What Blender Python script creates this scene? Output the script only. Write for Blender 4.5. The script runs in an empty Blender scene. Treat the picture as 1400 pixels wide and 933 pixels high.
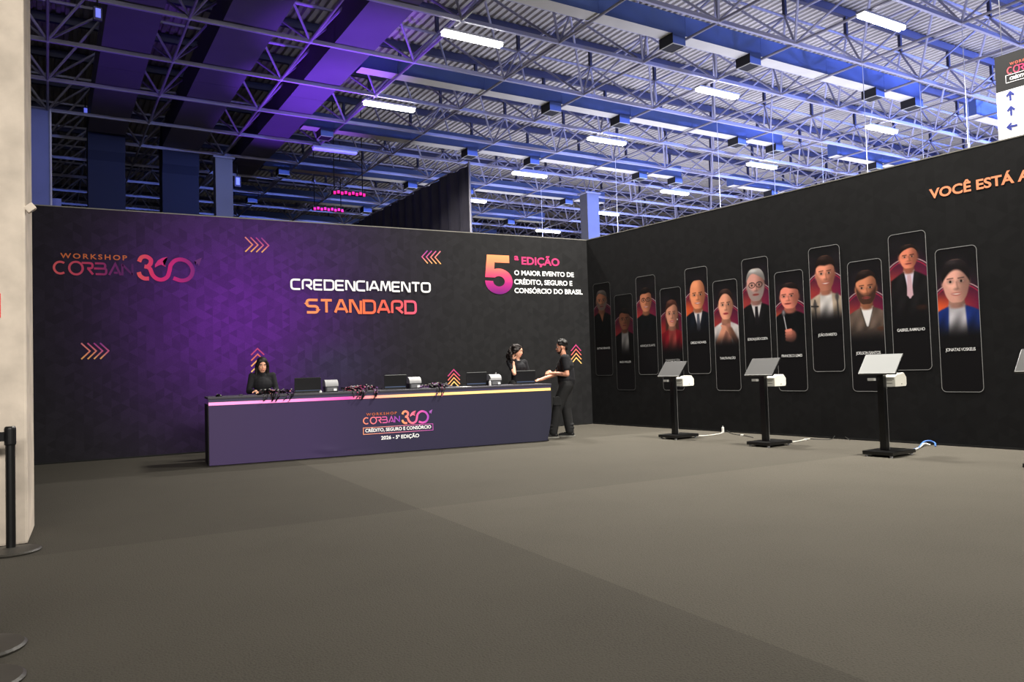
import bpy, bmesh, math, random
import numpy as np
from mathutils import Vector, Matrix
random.seed(7)
S = bpy.context.scene
COL = S.collection

# ------------------------------------------------------------------ camera
FPX, PITCH, ROLL, YAW, EYE = 1051.2, .0368, .0313, -.5005, 1.25     # focal length in pixels of a 1400 wide frame
def rot(yaw, pitch, roll):
    cy, sy = math.cos(yaw), math.sin(yaw); cp, sp = math.cos(pitch), math.sin(pitch); cr, sr = math.cos(roll), math.sin(roll)
    return (np.array([[cy, -sy, 0], [sy, cy, 0], [0, 0, 1]]) @ np.array([[1, 0, 0], [0, cp, -sp], [0, sp, cp]])
            @ np.array([[cr, 0, sr], [0, 1, 0], [-sr, 0, cr]]))
CM = rot(YAW, PITCH, ROLL)
cam = bpy.data.objects.new('camera', bpy.data.cameras.new('camera'))
COL.objects.link(cam)
cam.data.sensor_width = 36.0
cam.data.lens = FPX / 1400 * 36.0
cam.data.clip_end = 400
mw = Matrix.Identity(4)
for r in range(3):
    mw[r][0] = CM[r][0]; mw[r][1] = CM[r][2]; mw[r][2] = -CM[r][1]
mw[2][3] = EYE
cam.matrix_world = mw
S.camera = cam
S.view_settings.view_transform = 'Standard'
S.view_settings.look = 'None'
S.view_settings.gamma = 1
S.view_settings.use_curve_mapping = False
S.view_settings.exposure = 0.0

# ------------------------------------------------------------------ world and the large lights
W = bpy.data.worlds.new('world'); S.world = W; W.use_nodes = True
W.node_tree.nodes['Background'].inputs[0].default_value = (.5, .6, 1, 1)
W.node_tree.nodes['Background'].inputs[1].default_value = .02
LAMP_DOWN = 1180.0        # watts of each fluorescent fixture, downwards
TUBE = 22.0               # radiance of the tubes themselves
def area(name, loc, target, sx, sy, power, color, spread=math.pi):
    l = bpy.data.lights.new(name, 'AREA'); l.shape = 'RECTANGLE'; l.size = sx; l.size_y = sy; l.energy = power; l.color = color; l.spread = spread
    o = bpy.data.objects.new(name, l); COL.objects.link(o); o.location = loc
    o.rotation_euler = (Vector(target) - Vector(loc)).to_track_quat('-Z', 'Y').to_euler()
    return o
def spot(name, loc, target, power, color, angle, blend=1.0, radius=.1):
    l = bpy.data.lights.new(name, 'SPOT'); l.energy = power; l.color = color; l.spot_size = angle; l.spot_blend = blend; l.shadow_soft_size = radius
    o = bpy.data.objects.new(name, l); COL.objects.link(o); o.location = loc
    o.rotation_euler = (Vector(target) - Vector(loc)).to_track_quat('-Z', 'Y').to_euler()
    return o
# blue daylight that comes in through the hall's far side gate, low over the partition walls
area('gate_daylight', (50, -14, 9.0), (29, 25, 10.4), 10, 4, 8500, (.22, .33, 1), .75)
# purple wash light of the neighbouring stage, on the floor behind the partition
for sy, pw_ in ((20.0, 9000), (24.0, 14000), (28.0, 5000)): spot('stage_wash_light', (6.5, sy, 1.0), (6.5, sy - .1, 10), pw_, (.28, .07, 1), .66, 1.0, .2)
spot('stage_wash_light', (2.6, 23.0, 1.0), (2.6, 22.6, 10), 1300, (.24, .07, 1), 1.3, 1.0, .2)
# added uplight beyond the right wall that brightens the roof, and the lit lamps of the hall behind the camera
area('roof_fill_light', (27, 24, .6), (27, 24, 10), 24, 26, 5600, (.74, .76, 1), 2.0)
area('rear_hall_lamps', (1, -14, 10.0), (2, 8, 1.0), 18, 2.5, 2100, (1, .95, .87), 1.7)

# ------------------------------------------------------------------ the place, in metres
CX, CY, WALL_H, SK = 9.631, 14.032, 4.05, .1061        # corner of the two partition walls, their height, angle between
HR = 8.918; ROOF_Z = EYE + HR                          # bottom chords of the roof
G0, GA, CI, CJ = (5.319, 17.21), .0433, 3.0, 2.976     # roof grid origin, turn, cell sizes

def px_ray(u, v): return CM @ np.array([(u - 700) / FPX, 1, -(v - 466.5) / FPX])
def px_floor(u, v, z=0.0):
    d = px_ray(u, v); t = (z - EYE) / d[2]; return Vector((d[0] * t, d[1] * t, z))
def px_plane(u, v, p, n):
    d = Vector(px_ray(u, v)); e = Vector((0, 0, EYE)); return e + d * ((Vector(p) - e).dot(n) / d.dot(n))
class Frame:                                            # a vertical face: x along it, -y out of it, z up
    def __init__(s, o, a):
        s.o = Vector(o); s.a = a; s.x = Vector((math.cos(a), math.sin(a), 0)); s.y = Vector((-math.sin(a), math.cos(a), 0))
    def px(s, u, v, y=0.0):
        p = px_plane(u, v, s.o + s.y * y, s.y) - s.o; return p.dot(s.x), p.z
    def w(s, x, y, z): return s.o + s.x * x + s.y * y + Vector((0, 0, z))
F_BACK = Frame((-2.2, CY, 0), 0.0)
F_RIGHT = Frame((CX, CY, 0), SK - math.pi / 2)
CL = px_floor(286.5, 638.5)
F_CTR = Frame(CL, -.0673)
CTR_L, CTR_D, CTR_H = 5.5, .8, .985

# ------------------------------------------------------------------ materials
def lin(c):
    return tuple(((x / 255) / 12.92 if x <= 10.31 else ((x / 255 + .055) / 1.055) ** 2.4) for x in c[:3]) + (1,)
MATS = {}
def mat(name, color, rough=.7, metal=0, vary=.0, scale=8.0, bump=0.0, spec=.3, emit=None, estr=0, sheen=0):
    if name in MATS: return MATS[name]
    m = bpy.data.materials.new(name); m.use_nodes = True; N = m.node_tree.nodes; L = m.node_tree.links; b = N['Principled BSDF']
    c = lin(color)
    b.inputs['Base Color'].default_value = c; b.inputs['Roughness'].default_value = rough; b.inputs['Metallic'].default_value = metal
    b.inputs['Specular IOR Level'].default_value = spec
    if sheen: b.inputs['Sheen Weight'].default_value = sheen; b.inputs['Sheen Roughness'].default_value = .6
    if vary or bump:
        t = N.new('ShaderNodeTexCoord'); n = N.new('ShaderNodeTexNoise'); n.inputs['Scale'].default_value = scale; n.inputs['Detail'].default_value = 6
        L.new(t.outputs['Object'], n.inputs['Vector'])
        if vary:
            r = N.new('ShaderNodeValToRGB'); L.new(n.outputs['Fac'], r.inputs[0])
            r.color_ramp.elements[0].position = .3; r.color_ramp.elements[1].position = .7
            r.color_ramp.elements[0].color = tuple(x * (1 - vary) for x in c[:3]) + (1,); r.color_ramp.elements[1].color = tuple(min(1, x * (1 + vary)) for x in c[:3]) + (1,)
            L.new(r.outputs[0], b.inputs['Base Color'])
        if bump:
            p = N.new('ShaderNodeBump'); p.inputs['Strength'].default_value = bump; p.inputs['Distance'].default_value = .02
            L.new(n.outputs['Fac'], p.inputs['Height']); L.new(p.outputs[0], b.inputs['Normal'])
    if emit:
        b.inputs['Emission Color'].default_value = lin(emit); b.inputs['Emission Strength'].default_value = estr
    MATS[name] = m; return m
def grad(name, stops, axis=0, estr=0, rough=.6):
    """print whose colour runs along the mesh's own bounding box"""
    if name in MATS: return MATS[name]
    m = bpy.data.materials.new(name); m.use_nodes = True; N = m.node_tree.nodes; L = m.node_tree.links; b = N['Principled BSDF']
    t = N.new('ShaderNodeTexCoord'); s = N.new('ShaderNodeSeparateXYZ'); r = N.new('ShaderNodeValToRGB')
    L.new(t.outputs['Generated'], s.inputs[0]); L.new(s.outputs[axis], r.inputs[0])
    e = r.color_ramp.elements
    e[0].position, e[0].color = stops[0][0], lin(stops[0][1]); e[1].position, e[1].color = stops[-1][0], lin(stops[-1][1])
    for p, c in stops[1:-1]:
        q = e.new(p); q.color = lin(c)
    L.new(r.outputs[0], b.inputs['Base Color']); b.inputs['Roughness'].default_value = rough; b.inputs['Specular IOR Level'].default_value = .1
    if estr: L.new(r.outputs[0], b.inputs['Emission Color']); b.inputs['Emission Strength'].default_value = estr
    MATS[name] = m; return m
def wall_print(name, base, glows):
    """dark fabric print: faint lattice of triangles, and soft coloured clouds that belong to the artwork (x, z, rx, rz, colour, amount)"""
    m = bpy.data.materials.new(name); m.use_nodes = True; N = m.node_tree.nodes; L = m.node_tree.links; b = N['Principled BSDF']
    t = N.new('ShaderNodeTexCoord'); sp = N.new('ShaderNodeSeparateXYZ'); L.new(t.outputs['Object'], sp.inputs[0])
    def mth(op, a, c=None, d=None):
        n = N.new('ShaderNodeMath'); n.operation = op
        for i, x in enumerate((a, c, d)):
            if x is None: continue
            if isinstance(x, (int, float)): n.inputs[i].default_value = x
            else: L.new(x, n.inputs[i])
        return n.outputs[0]
    X, Z = sp.outputs[0], sp.outputs[2]
    k = 1 / .13
    cells = []
    for ang in (0, 60, 120):
        a = math.radians(ang)
        cells.append(mth('FLOOR', mth('MULTIPLY', mth('ADD', mth('MULTIPLY', X, math.cos(a)), mth('MULTIPLY', Z, math.sin(a))), k)))
    cb = N.new('ShaderNodeCombineXYZ')
    for i in range(3): L.new(cells[i], cb.inputs[i])
    wn = N.new('ShaderNodeTexWhiteNoise'); L.new(cb.outputs[0], wn.inputs['Vector'])
    tone = mth('ADD', mth('MULTIPLY', wn.outputs['Value'], .4), .8)
    fine = N.new('ShaderNodeTexNoise'); fine.inputs['Scale'].default_value = 60; L.new(t.outputs['Object'], fine.inputs['Vector'])
    tone = mth('MULTIPLY', tone, mth('ADD', mth('MULTIPLY', fine.outputs['Fac'], .6), .7))
    cur = N.new('ShaderNodeMix'); cur.data_type = 'RGBA'; cur.inputs[0].default_value = 0
    cur.inputs[6].default_value = lin(base); col = cur.outputs[2]
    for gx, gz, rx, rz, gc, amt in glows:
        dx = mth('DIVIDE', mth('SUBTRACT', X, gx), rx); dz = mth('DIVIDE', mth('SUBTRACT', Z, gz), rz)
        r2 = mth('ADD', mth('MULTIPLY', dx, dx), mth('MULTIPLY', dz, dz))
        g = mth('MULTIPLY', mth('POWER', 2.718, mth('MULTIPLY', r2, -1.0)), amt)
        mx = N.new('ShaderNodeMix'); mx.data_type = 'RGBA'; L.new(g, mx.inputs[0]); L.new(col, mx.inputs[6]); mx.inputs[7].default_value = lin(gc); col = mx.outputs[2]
    mul = N.new('ShaderNodeVectorMath'); mul.operation = 'SCALE'; L.new(col, mul.inputs[0]); L.new(tone, mul.inputs['Scale'])
    L.new(mul.outputs[0], b.inputs['Base Color']); b.inputs['Roughness'].default_value = .75; b.inputs['Specular IOR Level'].default_value = .15
    MATS[name] = m; return m

# ------------------------------------------------------------------ object helpers
def link(o, parent=None):
    COL.objects.link(o)
    if parent is not None: o.parent = parent
    return o
def tag(o, label=None, cat=None, group=None, kind=None):
    if label: o['label'] = label
    if cat: o['category'] = cat
    if group: o['group'] = group
    if kind: o['kind'] = kind
    return o
def empty(name, loc=(0, 0, 0), rz=0.0, label=None, cat=None, group=None, kind=None):
    o = bpy.data.objects.new(name, None); o.empty_display_size = .2; o.location = loc; o.rotation_euler = (0, 0, rz)
    link(o); return tag(o, label, cat, group, kind)
def mesh_obj(name, me, m, parent=None, loc=None, smooth=False):
    o = bpy.data.objects.new(name, me)
    if m is not None and not me.materials: me.materials.append(m)
    if smooth: me.polygons.foreach_set('use_smooth', [True] * len(me.polygons))
    if loc is not None: o.location = loc
    return link(o, parent)
def from_bm(name, bm, m, parent=None, loc=None, smooth=False):
    me = bpy.data.meshes.new(name); bm.to_mesh(me); bm.free()
    return mesh_obj(name, me, m, parent, loc, smooth)
def bm_box(bm, c, s, rotm=None, bevel=0.0):
    g = bmesh.ops.create_cube(bm, size=1)
    vs = g['verts']
    for v in vs:
        p = Vector((v.co.x * s[0], v.co.y * s[1], v.co.z * s[2]))
        v.co = (rotm @ p if rotm else p) + Vector(c)
    if bevel:
        es = list({e for v in vs for e in v.link_edges})
        bmesh.ops.bevel(bm, geom=es, offset=bevel, segments=2, affect='EDGES', profile=.6)
def box(name, c, s, m, parent=None, rotm=None, bevel=0.0):
    bm = bmesh.new(); bm_box(bm, c, s, rotm, bevel); return from_bm(name, bm, m, parent)
def bm_cyl(bm, p0, p1, r0, r1=None, seg=12, caps=True):
    r1 = r0 if r1 is None else r1
    p0, p1 = Vector(p0), Vector(p1); d = (p1 - p0); q = d.to_track_quat('Z', 'Y').to_matrix()
    a = [bm.verts.new(p0 + q @ Vector((r0 * math.cos(t), r0 * math.sin(t), 0))) for t in [2 * math.pi * k / seg for k in range(seg)]]
    b = [bm.verts.new(p1 + q @ Vector((r1 * math.cos(t), r1 * math.sin(t), 0))) for t in [2 * math.pi * k / seg for k in range(seg)]]
    for k in range(seg): bm.faces.new((a[k], a[(k + 1) % seg], b[(k + 1) % seg], b[k]))
    if caps: bm.faces.new(a[::-1]); bm.faces.new(b)
def cyl(name, p0, p1, r, m, parent=None, r1=None, seg=14, smooth=True):
    bm = bmesh.new(); bm_cyl(bm, p0, p1, r, r1, seg); o = from_bm(name, bm, m, parent)
    for p in o.data.polygons: p.use_smooth = smooth and len(p.vertices) == 4
    return o
def lathe(name, prof, m, parent=None, seg=36, loc=None):
    bm = bmesh.new(); rings = []
    for r, z in prof: rings.append([bm.verts.new((r * math.cos(2 * math.pi * k / seg), r * math.sin(2 * math.pi * k / seg), z)) for k in range(seg)])
    for a, b in zip(rings, rings[1:]):
        for k in range(seg): bm.faces.new((a[k], a[(k + 1) % seg], b[(k + 1) % seg], b[k]))
    bm.faces.new(rings[0][::-1]); bm.faces.new(rings[-1])
    return from_bm(name, bm, m, parent, loc)
def tube(name, pts, r, m, parent=None, seg=6):
    bm = bmesh.new(); pts = [Vector(p) for p in pts]; rings = []
    for i, p in enumerate(pts):
        d = (pts[min(i + 1, len(pts) - 1)] - pts[max(i - 1, 0)]).normalized(); q = d.to_track_quat('Z', 'Y').to_matrix()
        rings.append([bm.verts.new(p + q @ Vector((r * math.cos(2 * math.pi * k / seg), r * math.sin(2 * math.pi * k / seg), 0))) for k in range(seg)])
    for a, b in zip(rings, rings[1:]):
        for k in range(seg): bm.faces.new((a[k], a[(k + 1) % seg], b[(k + 1) % seg], b[k]))
    bm.faces.new(rings[0][::-1]); bm.faces.new(rings[-1])
    return from_bm(name, bm, m, parent, smooth=True)
def spline(pts, n=8):
    out = []; P = [Vector(p) for p in pts]; P = [P[0] * 2 - P[1]] + P + [P[-1] * 2 - P[-2]]
    for i in range(1, len(P) - 2):
        for k in range(n):
            t = k / n; a, b, c, d = P[i - 1:i + 3]
            out.append(.5 * ((2 * b) + (c - a) * t + (2 * a - 5 * b + 4 * c - d) * t * t + (3 * b - a - 3 * c + d) * t ** 3))
    out.append(P[-2]); return out
def copy_tree(o, parent=None):
    c = o.copy(); COL.objects.link(c); c.parent = parent
    for ch in list(o.children): copy_tree(ch, c)
    return c
# flat print: ribbons and lettering in a face's x-z plane, d metres proud of it
def bm_ribbon(bm, pts, w, d, closed=False):
    P = [Vector((p[0], p[1])) for p in pts]; n = len(P); L_, R_ = [], []
    for i in range(n):
        a = P[i - 1] if (i > 0 or closed) else None; c = P[(i + 1) % n] if (i < n - 1 or closed) else None
        d0 = (P[i] - a).normalized() if a is not None else None; d1 = (c - P[i]).normalized() if c is not None else None
        if d0 is None: d0 = d1
        if d1 is None: d1 = d0
        n0 = Vector((-d0.y, d0.x)); n1 = Vector((-d1.y, d1.x)); mm = n0 + n1
        if mm.length < 1e-6: mm = n0
        mm.normalize(); k = 1 / max(.45, mm.dot(n0))
        L_.append(bm.verts.new((P[i].x + mm.x * w / 2 * k, -d, P[i].y + mm.y * w / 2 * k)))
        R_.append(bm.verts.new((P[i].x - mm.x * w / 2 * k, -d, P[i].y - mm.y * w / 2 * k)))
    for i in range(n if closed else n - 1):
        j = (i + 1) % n; bm.faces.new((L_[i], R_[i], R_[j], L_[j]))
def ribbons(name, paths, w, m, parent, d=.004):
    bm = bmesh.new()
    for k, p in enumerate(paths):                       # a hair's breadth apart, so overlapping strokes never coincide
        cl = isinstance(p[0], str)
        bm_ribbon(bm, p[1] if cl else p, w, d + k * .0005, cl)
    return from_bm(name, bm, m, parent)
def fillet(pts, r, n=5):
    out = [pts[0]]
    for i in range(1, len(pts) - 1):
        p = Vector(pts[i]); a = Vector(pts[i - 1]) - p; b = Vector(pts[i + 1]) - p
        rr = min(r, a.length * .5, b.length * .5); s = p + a.normalized() * rr; e = p + b.normalized() * rr
        for k in range(n + 1):
            t = k / n; q = s * (1 - t) ** 2 + p * 2 * t * (1 - t) + e * t * t; out.append((q.x, q.y))
    out.append(pts[-1]); return out
def arc(cx, cy, r, a0, a1, n=20, ry=None):
    ry = ry or r
    return [(cx + r * math.cos(math.radians(a0 + (a1 - a0) * k / n)), cy + ry * math.sin(math.radians(a0 + (a1 - a0) * k / n))) for k in range(n + 1)]
def font_mesh(s, bold=.0, spacing=1.0):
    cu = bpy.data.curves.new('lettering', 'FONT'); cu.body = s; cu.size = 1; cu.offset = bold; cu.space_character = spacing; cu.resolution_u = 4
    o = bpy.data.objects.new('lettering', cu); COL.objects.link(o)
    bpy.context.view_layer.update()
    me = bpy.data.meshes.new_from_object(o.evaluated_get(bpy.context.evaluated_depsgraph_get()))
    bpy.data.objects.remove(o); bpy.data.curves.remove(cu); me.materials.clear()
    return me
_cap = {}
def lettering(name, s, parent, x0, x1, zb, cap, m, bold=.0, spacing=1.0, d=.004, measure=None):
    """words fitted from x0 to x1 with their baseline at zb and capitals cap high"""
    me = font_mesh(s, bold, spacing)
    if bold not in _cap:
        h = font_mesh('H', bold); _cap[bold] = (min(v.co.y for v in h.vertices), max(v.co.y for v in h.vertices)); bpy.data.meshes.remove(h)
    b0, b1 = _cap[bold]; co = np.empty(len(me.vertices) * 3); me.vertices.foreach_get('co', co); co = co.reshape(-1, 3)
    mx = co[:, 0].max()
    if measure:
        q = font_mesh(measure, bold, spacing); mx = max(v.co.x for v in q.vertices); bpy.data.meshes.remove(q)
    mn = co[:, 0].min()
    out = np.stack([x0 + (co[:, 0] - mn) / (mx - mn) * (x1 - x0), np.full(len(co), -d), zb + (co[:, 1] - b0) / (b1 - b0) * cap], 1)
    me.vertices.foreach_set('co', out.ravel()); me.name = name; me.polygons.foreach_set('use_smooth', [False] * len(me.polygons)); me.update()
    return mesh_obj(name, me, m, parent)

# ------------------------------------------------------------------ shared materials
M_STEEL = mat('chord_daylit', (156, 156, 182), .45, 0, .08, 3)  # lavender tint: blue daylight on the steel put into the colour
M_STRUT = mat('strut_daylit', (138, 138, 160), .5, 0, .08, 3)  # carries the same painted-in daylight tint as the chords
M_DARKSTEEL = mat('purlin_paint', (52, 54, 80), .6)
M_DECK = mat('zinc_deck', (168, 164, 160), .55, .0, .08, 1.5)
M_DUCT = mat('duct_daylit', (78, 98, 158), .6, 0, .06, 1.2)  # blue daylight on the grey duct sides put into the colour
M_DUCTB = mat('duct_bottom', (184, 182, 176), .7, 0, .05, 1.5)
M_MAIN = mat('main_duct', (84, 80, 98), .7, 0, .06, 1.2)
M_BLACK = mat('black_plastic', (17, 17, 19), .45, 0, .15, 12)
M_BLACKM = mat('black_metal', (13, 13, 14), .35, 0, .2, 10, 0, .5)
M_GRILLE = mat('outlet_grille', (38, 38, 44), .8)
M_TUBE = mat('lit_tube', (255, 255, 250), .5, emit=(255, 252, 242), estr=TUBE)
M_TUBE_DIM = mat('dim_tube', (200, 200, 255), .5, emit=(120, 110, 255), estr=.9)
M_HOUSING = mat('lamp_housing', (160, 160, 168), .5, 0, .05, 5)
M_WHITE = mat('white_print', (250, 250, 250), .7, spec=.1)
M_SILVER = mat('grey_outline', (150, 150, 152), .6)

# ------------------------------------------------------------------ floor
def carpet(name, tone):
    m = bpy.data.materials.new(name); m.use_nodes = True; N = m.node_tree.nodes; L = m.node_tree.links; b = N['Principled BSDF']
    t = N.new('ShaderNodeTexCoord'); n1 = N.new('ShaderNodeTexNoise'); n2 = N.new('ShaderNodeTexNoise')
    n1.inputs['Scale'].default_value = 1.1; n1.inputs['Detail'].default_value = 8; n2.inputs['Scale'].default_value = 90; n2.inputs['Detail'].default_value = 4
    L.new(t.outputs['Object'], n1.inputs[0]); L.new(t.outputs['Object'], n2.inputs[0])
    mx = N.new('ShaderNodeMath'); mx.operation = 'ADD'; dm_ = N.new('ShaderNodeMath'); dm_.operation = 'MULTIPLY_ADD'; dm_.inputs[1].default_value = .35; dm_.inputs[2].default_value = .325; L.new(n1.outputs['Fac'], dm_.inputs[0]); L.new(dm_.outputs[0], mx.inputs[0]); L.new(n2.outputs['Fac'], mx.inputs[1])
    r = N.new('ShaderNodeValToRGB'); L.new(mx.outputs[0], r.inputs[0]); r.color_ramp.elements[0].position = .65; r.color_ramp.elements[1].position = 1.35
    c = lin((64, 61, 55)); r.color_ramp.elements[0].color = tuple(x * tone * .74 for x in c[:3]) + (1,); r.color_ramp.elements[1].color = tuple(x * tone * 1.26 for x in c[:3]) + (1,)
    L.new(r.outputs[0], b.inputs['Base Color']); b.inputs['Roughness'].default_value = .95; b.inputs['Specular IOR Level'].default_value = .12
    bp = N.new('ShaderNodeBump'); bp.inputs['Strength'].default_value = .5; bp.inputs['Distance'].default_value = .01; L.new(n2.outputs['Fac'], bp.inputs['Height']); L.new(bp.outputs[0], b.inputs['Normal'])
    return m
def quad(name, x0, y0, x1, y1, z, m, parent=None, th=.0):
    bm = bmesh.new(); bm_box(bm, ((x0 + x1) / 2, (y0 + y1) / 2, z - .5 * .02), (x1 - x0, y1 - y0, .02)); return from_bm(name, bm, m, parent)
floor = box('floor', (25, 30, -.12), (130, 130, .2), mat('hall_concrete', (70, 68, 66), .9, 0, .1, .5))
tag(floor, 'dark hall floor laid with grey carpet sheets', None, None, 'structure')
cs = {}
for k, (x0, y0, x1, y1, tn) in enumerate([(-9, 6.65, 2.62, 14.2, .76), (2.62, 6.65, 11.2, 14.2, .95), (2.62, -6, 11.8, 6.65, 1.12), (-9, -6, 2.62, 6.65, .9)]):
    quad('carpet_sheet', x0, y0, x1, y1, 0, carpet('carpet_pile', tn), floor)
quad('carpet_sheet', -20, 14.25, 45, 70, -.002, carpet('carpet_pile', .7), floor)

# ------------------------------------------------------------------ partition walls
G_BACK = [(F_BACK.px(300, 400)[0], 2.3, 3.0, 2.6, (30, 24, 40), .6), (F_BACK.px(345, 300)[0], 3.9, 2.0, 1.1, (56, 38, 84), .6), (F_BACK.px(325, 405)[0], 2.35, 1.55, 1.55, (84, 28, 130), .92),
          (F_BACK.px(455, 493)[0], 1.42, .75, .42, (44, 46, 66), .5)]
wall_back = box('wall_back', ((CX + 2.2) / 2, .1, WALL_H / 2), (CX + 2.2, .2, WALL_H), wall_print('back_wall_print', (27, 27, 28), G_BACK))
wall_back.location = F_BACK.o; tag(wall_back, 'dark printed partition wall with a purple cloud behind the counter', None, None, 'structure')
RL = 16.0
wall_right = box('wall_right', (RL / 2, .1, WALL_H / 2), (RL, .2, WALL_H), wall_print('right_wall_print', (20, 20, 21), []))
wall_right.location = F_RIGHT.o; wall_right.rotation_euler = (0, 0, F_RIGHT.a); tag(wall_right, 'black printed partition wall carrying the portrait panels', None, None, 'structure')
for wl, ln in ((wall_back, CX + 2.2), (wall_right, RL)):
    box('top_edge', (ln / 2, .1, WALL_H + .008), (ln, .205, .016), mat('top_edge_trim', (120, 118, 112), .6), wl)
    box('base_edge', (ln / 2, -.006, .012), (ln, .012, .024), mat('base_edge_trim', (14, 14, 14), .8), wl)
far = box('wall_far', (25, 78, 7), (130, .4, 14), mat('far_wall', (40, 42, 60), .9)); tag(far, kind='structure')
left = box('wall_left', (-22, 40, 7), (.4, 80, 14), mat('side_wall', (22, 22, 26), .9)); tag(left, kind='structure')

# lettering of the back wall
LET = {'C': (.86, [fillet([(.86, 1), (0, 1), (0, 0), (.86, 0)], .3)]), 'R': (.88, [fillet([(0, 0), (0, 1), (.85, 1), (.85, .42), (.3, .42)], .28), [(.42, .42), (.9, 0)]]),
       'E': (.8, [fillet([(.8, 1), (0, 1), (0, 0), (.8, 0)], .12), [(0, .5), (.74, .5)]]), 'D': (.9, [('closed', [(0, 0), (0, 1)] + fillet([(.3, 1), (.9, 1), (.9, 0), (.3, 0)], .38))]),
       'N': (.86, [[(0, 0), (0, 1), (.18, 1), (.7, 0), (.86, 0), (.86, 1)]]), 'I': (.0, [[(0, 0), (0, 1)]]), 'A': (.96, [[(0, 0), (.4, 1), (.56, 1), (.96, 0)], [(.2, .3), (.76, .3)]]),
       'M': (1.02, [[(0, 0), (.1, 1), (.24, 1), (.51, .15), (.78, 1), (.92, 1), (1.02, 0)]]), 'T': (.86, [[(0, 1), (.86, 1)], [(.43, 1), (.43, 0)]]),
       'O': (.94, [('closed', fillet([(.47, 1), (.94, 1), (.94, 0), (0, 0), (0, 1), (.47, 1)], .34)[:-1])]), 'S': (.84, [fillet([(.84, 1), (0, 1), (0, .5), (.84, .5), (.84, 0), (0, 0)], .26)])}
def techno(name, word, parent, x0, x1, zb, cap, m, wt=.17, gap=.18, d=.004):
    paths, cur = [], 0.0
    for ch in word:
        w, ps = LET[ch]
        for p in ps:
            if isinstance(p[0], str): paths.append(('closed', [(cur + a, b) for a, b in p[1]]))
            else: paths.append([(cur + a, b) for a, b in p])
        cur += w + gap + wt * .4
    cur -= gap + wt * .4
    sx = (x1 - x0) / (cur + wt)
    ih = cap * (1 - wt)                                     # centre lines run inside the cap height
    f = lambda a, b: (x0 + (a + wt / 2) * sx, zb + cap * wt / 2 + b * ih)
    return ribbons(name, [('closed', [f(*q) for q in p[1]]) if isinstance(p[0], str) else [f(*q) for q in p] for p in paths], cap * wt, m, parent, d)
def fpx(F, l, r, bl, tl):        # left x, right x, baseline, cap height from pixels
    x0, zb = F.px(l, bl); _, zt = F.px(l, tl); return x0, zb, zt - zb
def logo(parent, F, P, tone='wall', d=.004):
    """the event logo: small spaced word, stroke word, ribbon number with flame and paper plane. P maps artwork units (crop pixels) to x-z"""
    sfx = tone
    a, b = P(135, 138), P(670, 138); t = P(135, 95)
    lettering('logo_word', 'WORKSHOP', parent, a[0], b[0], a[1], t[1] - a[1], grad('logo_top_' + sfx, [(0, (196, 108, 56)), (1, (186, 92, 76))]), .02, 1.35, d)
    g = [arc(135, 218, 49, 52, 308), arc(257, 218, 53, 0, 360, 30)[:-1],
         fillet([(302, 172), (388, 172), (388, 216), (345, 216)], 20), [(350, 216), (392, 268)],
         fillet([(408, 172), (490, 172), (490, 216), (400, 216)], 20), fillet([(470, 216), (498, 216), (498, 264), (412, 264)], 20),
         [(522, 268), (572, 172), (616, 268)], [(560, 248), (592, 248)], fillet([(630, 268), (630, 174), (714, 262), (714, 168)], 4)]
    fl = lambda x, y: P(x, y)
    pa = []
    for i, q in enumerate(g):
        if i in (0, 1): q = [(x, 2 * 218 - y) for x, y in q]
        q = [fl(*p) for p in q]
        pa.append(('closed', q) if i == 1 else q)
    wdt = (P(0, 0)[1] - P(0, 17)[1])
    dark = tone != 'counter'
    ribbons('logo_word', pa, wdt, grad('logo_mid_' + sfx, [(0, (206, 88, 96)), (.45, (178, 54, 96)), (.7, (112, 36, 104)), (1, (72, 32, 92))] if dark else [(0, (255, 150, 120)), (.45, (240, 110, 150)), (1, (140, 70, 190))]), parent, d)
    n3 = [(770, 145), (790, 108), (830, 98), (868, 122), (866, 160), (838, 186), (815, 184)]
    wave = [(838, 186), (862, 205), (884, 258), (920, 290), (965, 296), (1010, 270), (1030, 215), (1042, 165), (1080, 124), (1135, 112), (1195, 135), (1232, 190), (1226, 245), (1190, 286), (1130, 300), (1062, 280)]
    low = [(766, 236), (778, 268), (812, 290), (852, 290)]
    wd = (P(0, 0)[1] - P(0, 34)[1])
    sp = lambda pts: [P(p.x, p.y) for p in spline([Vector((x, y)) for x, y in pts], 6)]
    ribbons('logo_number', [sp(n3), sp(wave), sp(low)], wd, grad('logo_num_' + sfx, [(0, (222, 88, 92)), (.3, (210, 44, 112)), (.55, (198, 34, 122)), (1, (120, 36, 120))] if dark else [(0, (255, 170, 110)), (.25, (255, 130, 130)), (.6, (240, 100, 170)), (1, (170, 80, 190))]), parent, d + .001)
    def poly(name, pts, m):
        bm = bmesh.new(); bm.faces.new([bm.verts.new((P(*p)[0], -d - .004, P(*p)[1])) for p in pts][::-1]); bmesh.ops.triangulate(bm, faces=bm.faces[:]); return from_bm(name, bm, m, parent)
    poly('logo_flame', [(903, 192), (905, 165), (930, 128), (970, 104), (1018, 94), (990, 112), (972, 134), (985, 150), (998, 182), (985, 178), (960, 164), (930, 176)], mat('logo_flame_' + sfx, (200, 36, 122) if dark else (250, 120, 150), .7))
    poly('logo_plane', [(1250, 120), (1318, 88), (1290, 165), (1278, 140), (1262, 158), (1268, 130)], mat('logo_plane_' + sfx, (92, 34, 110) if dark else (160, 90, 180), .7))
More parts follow.
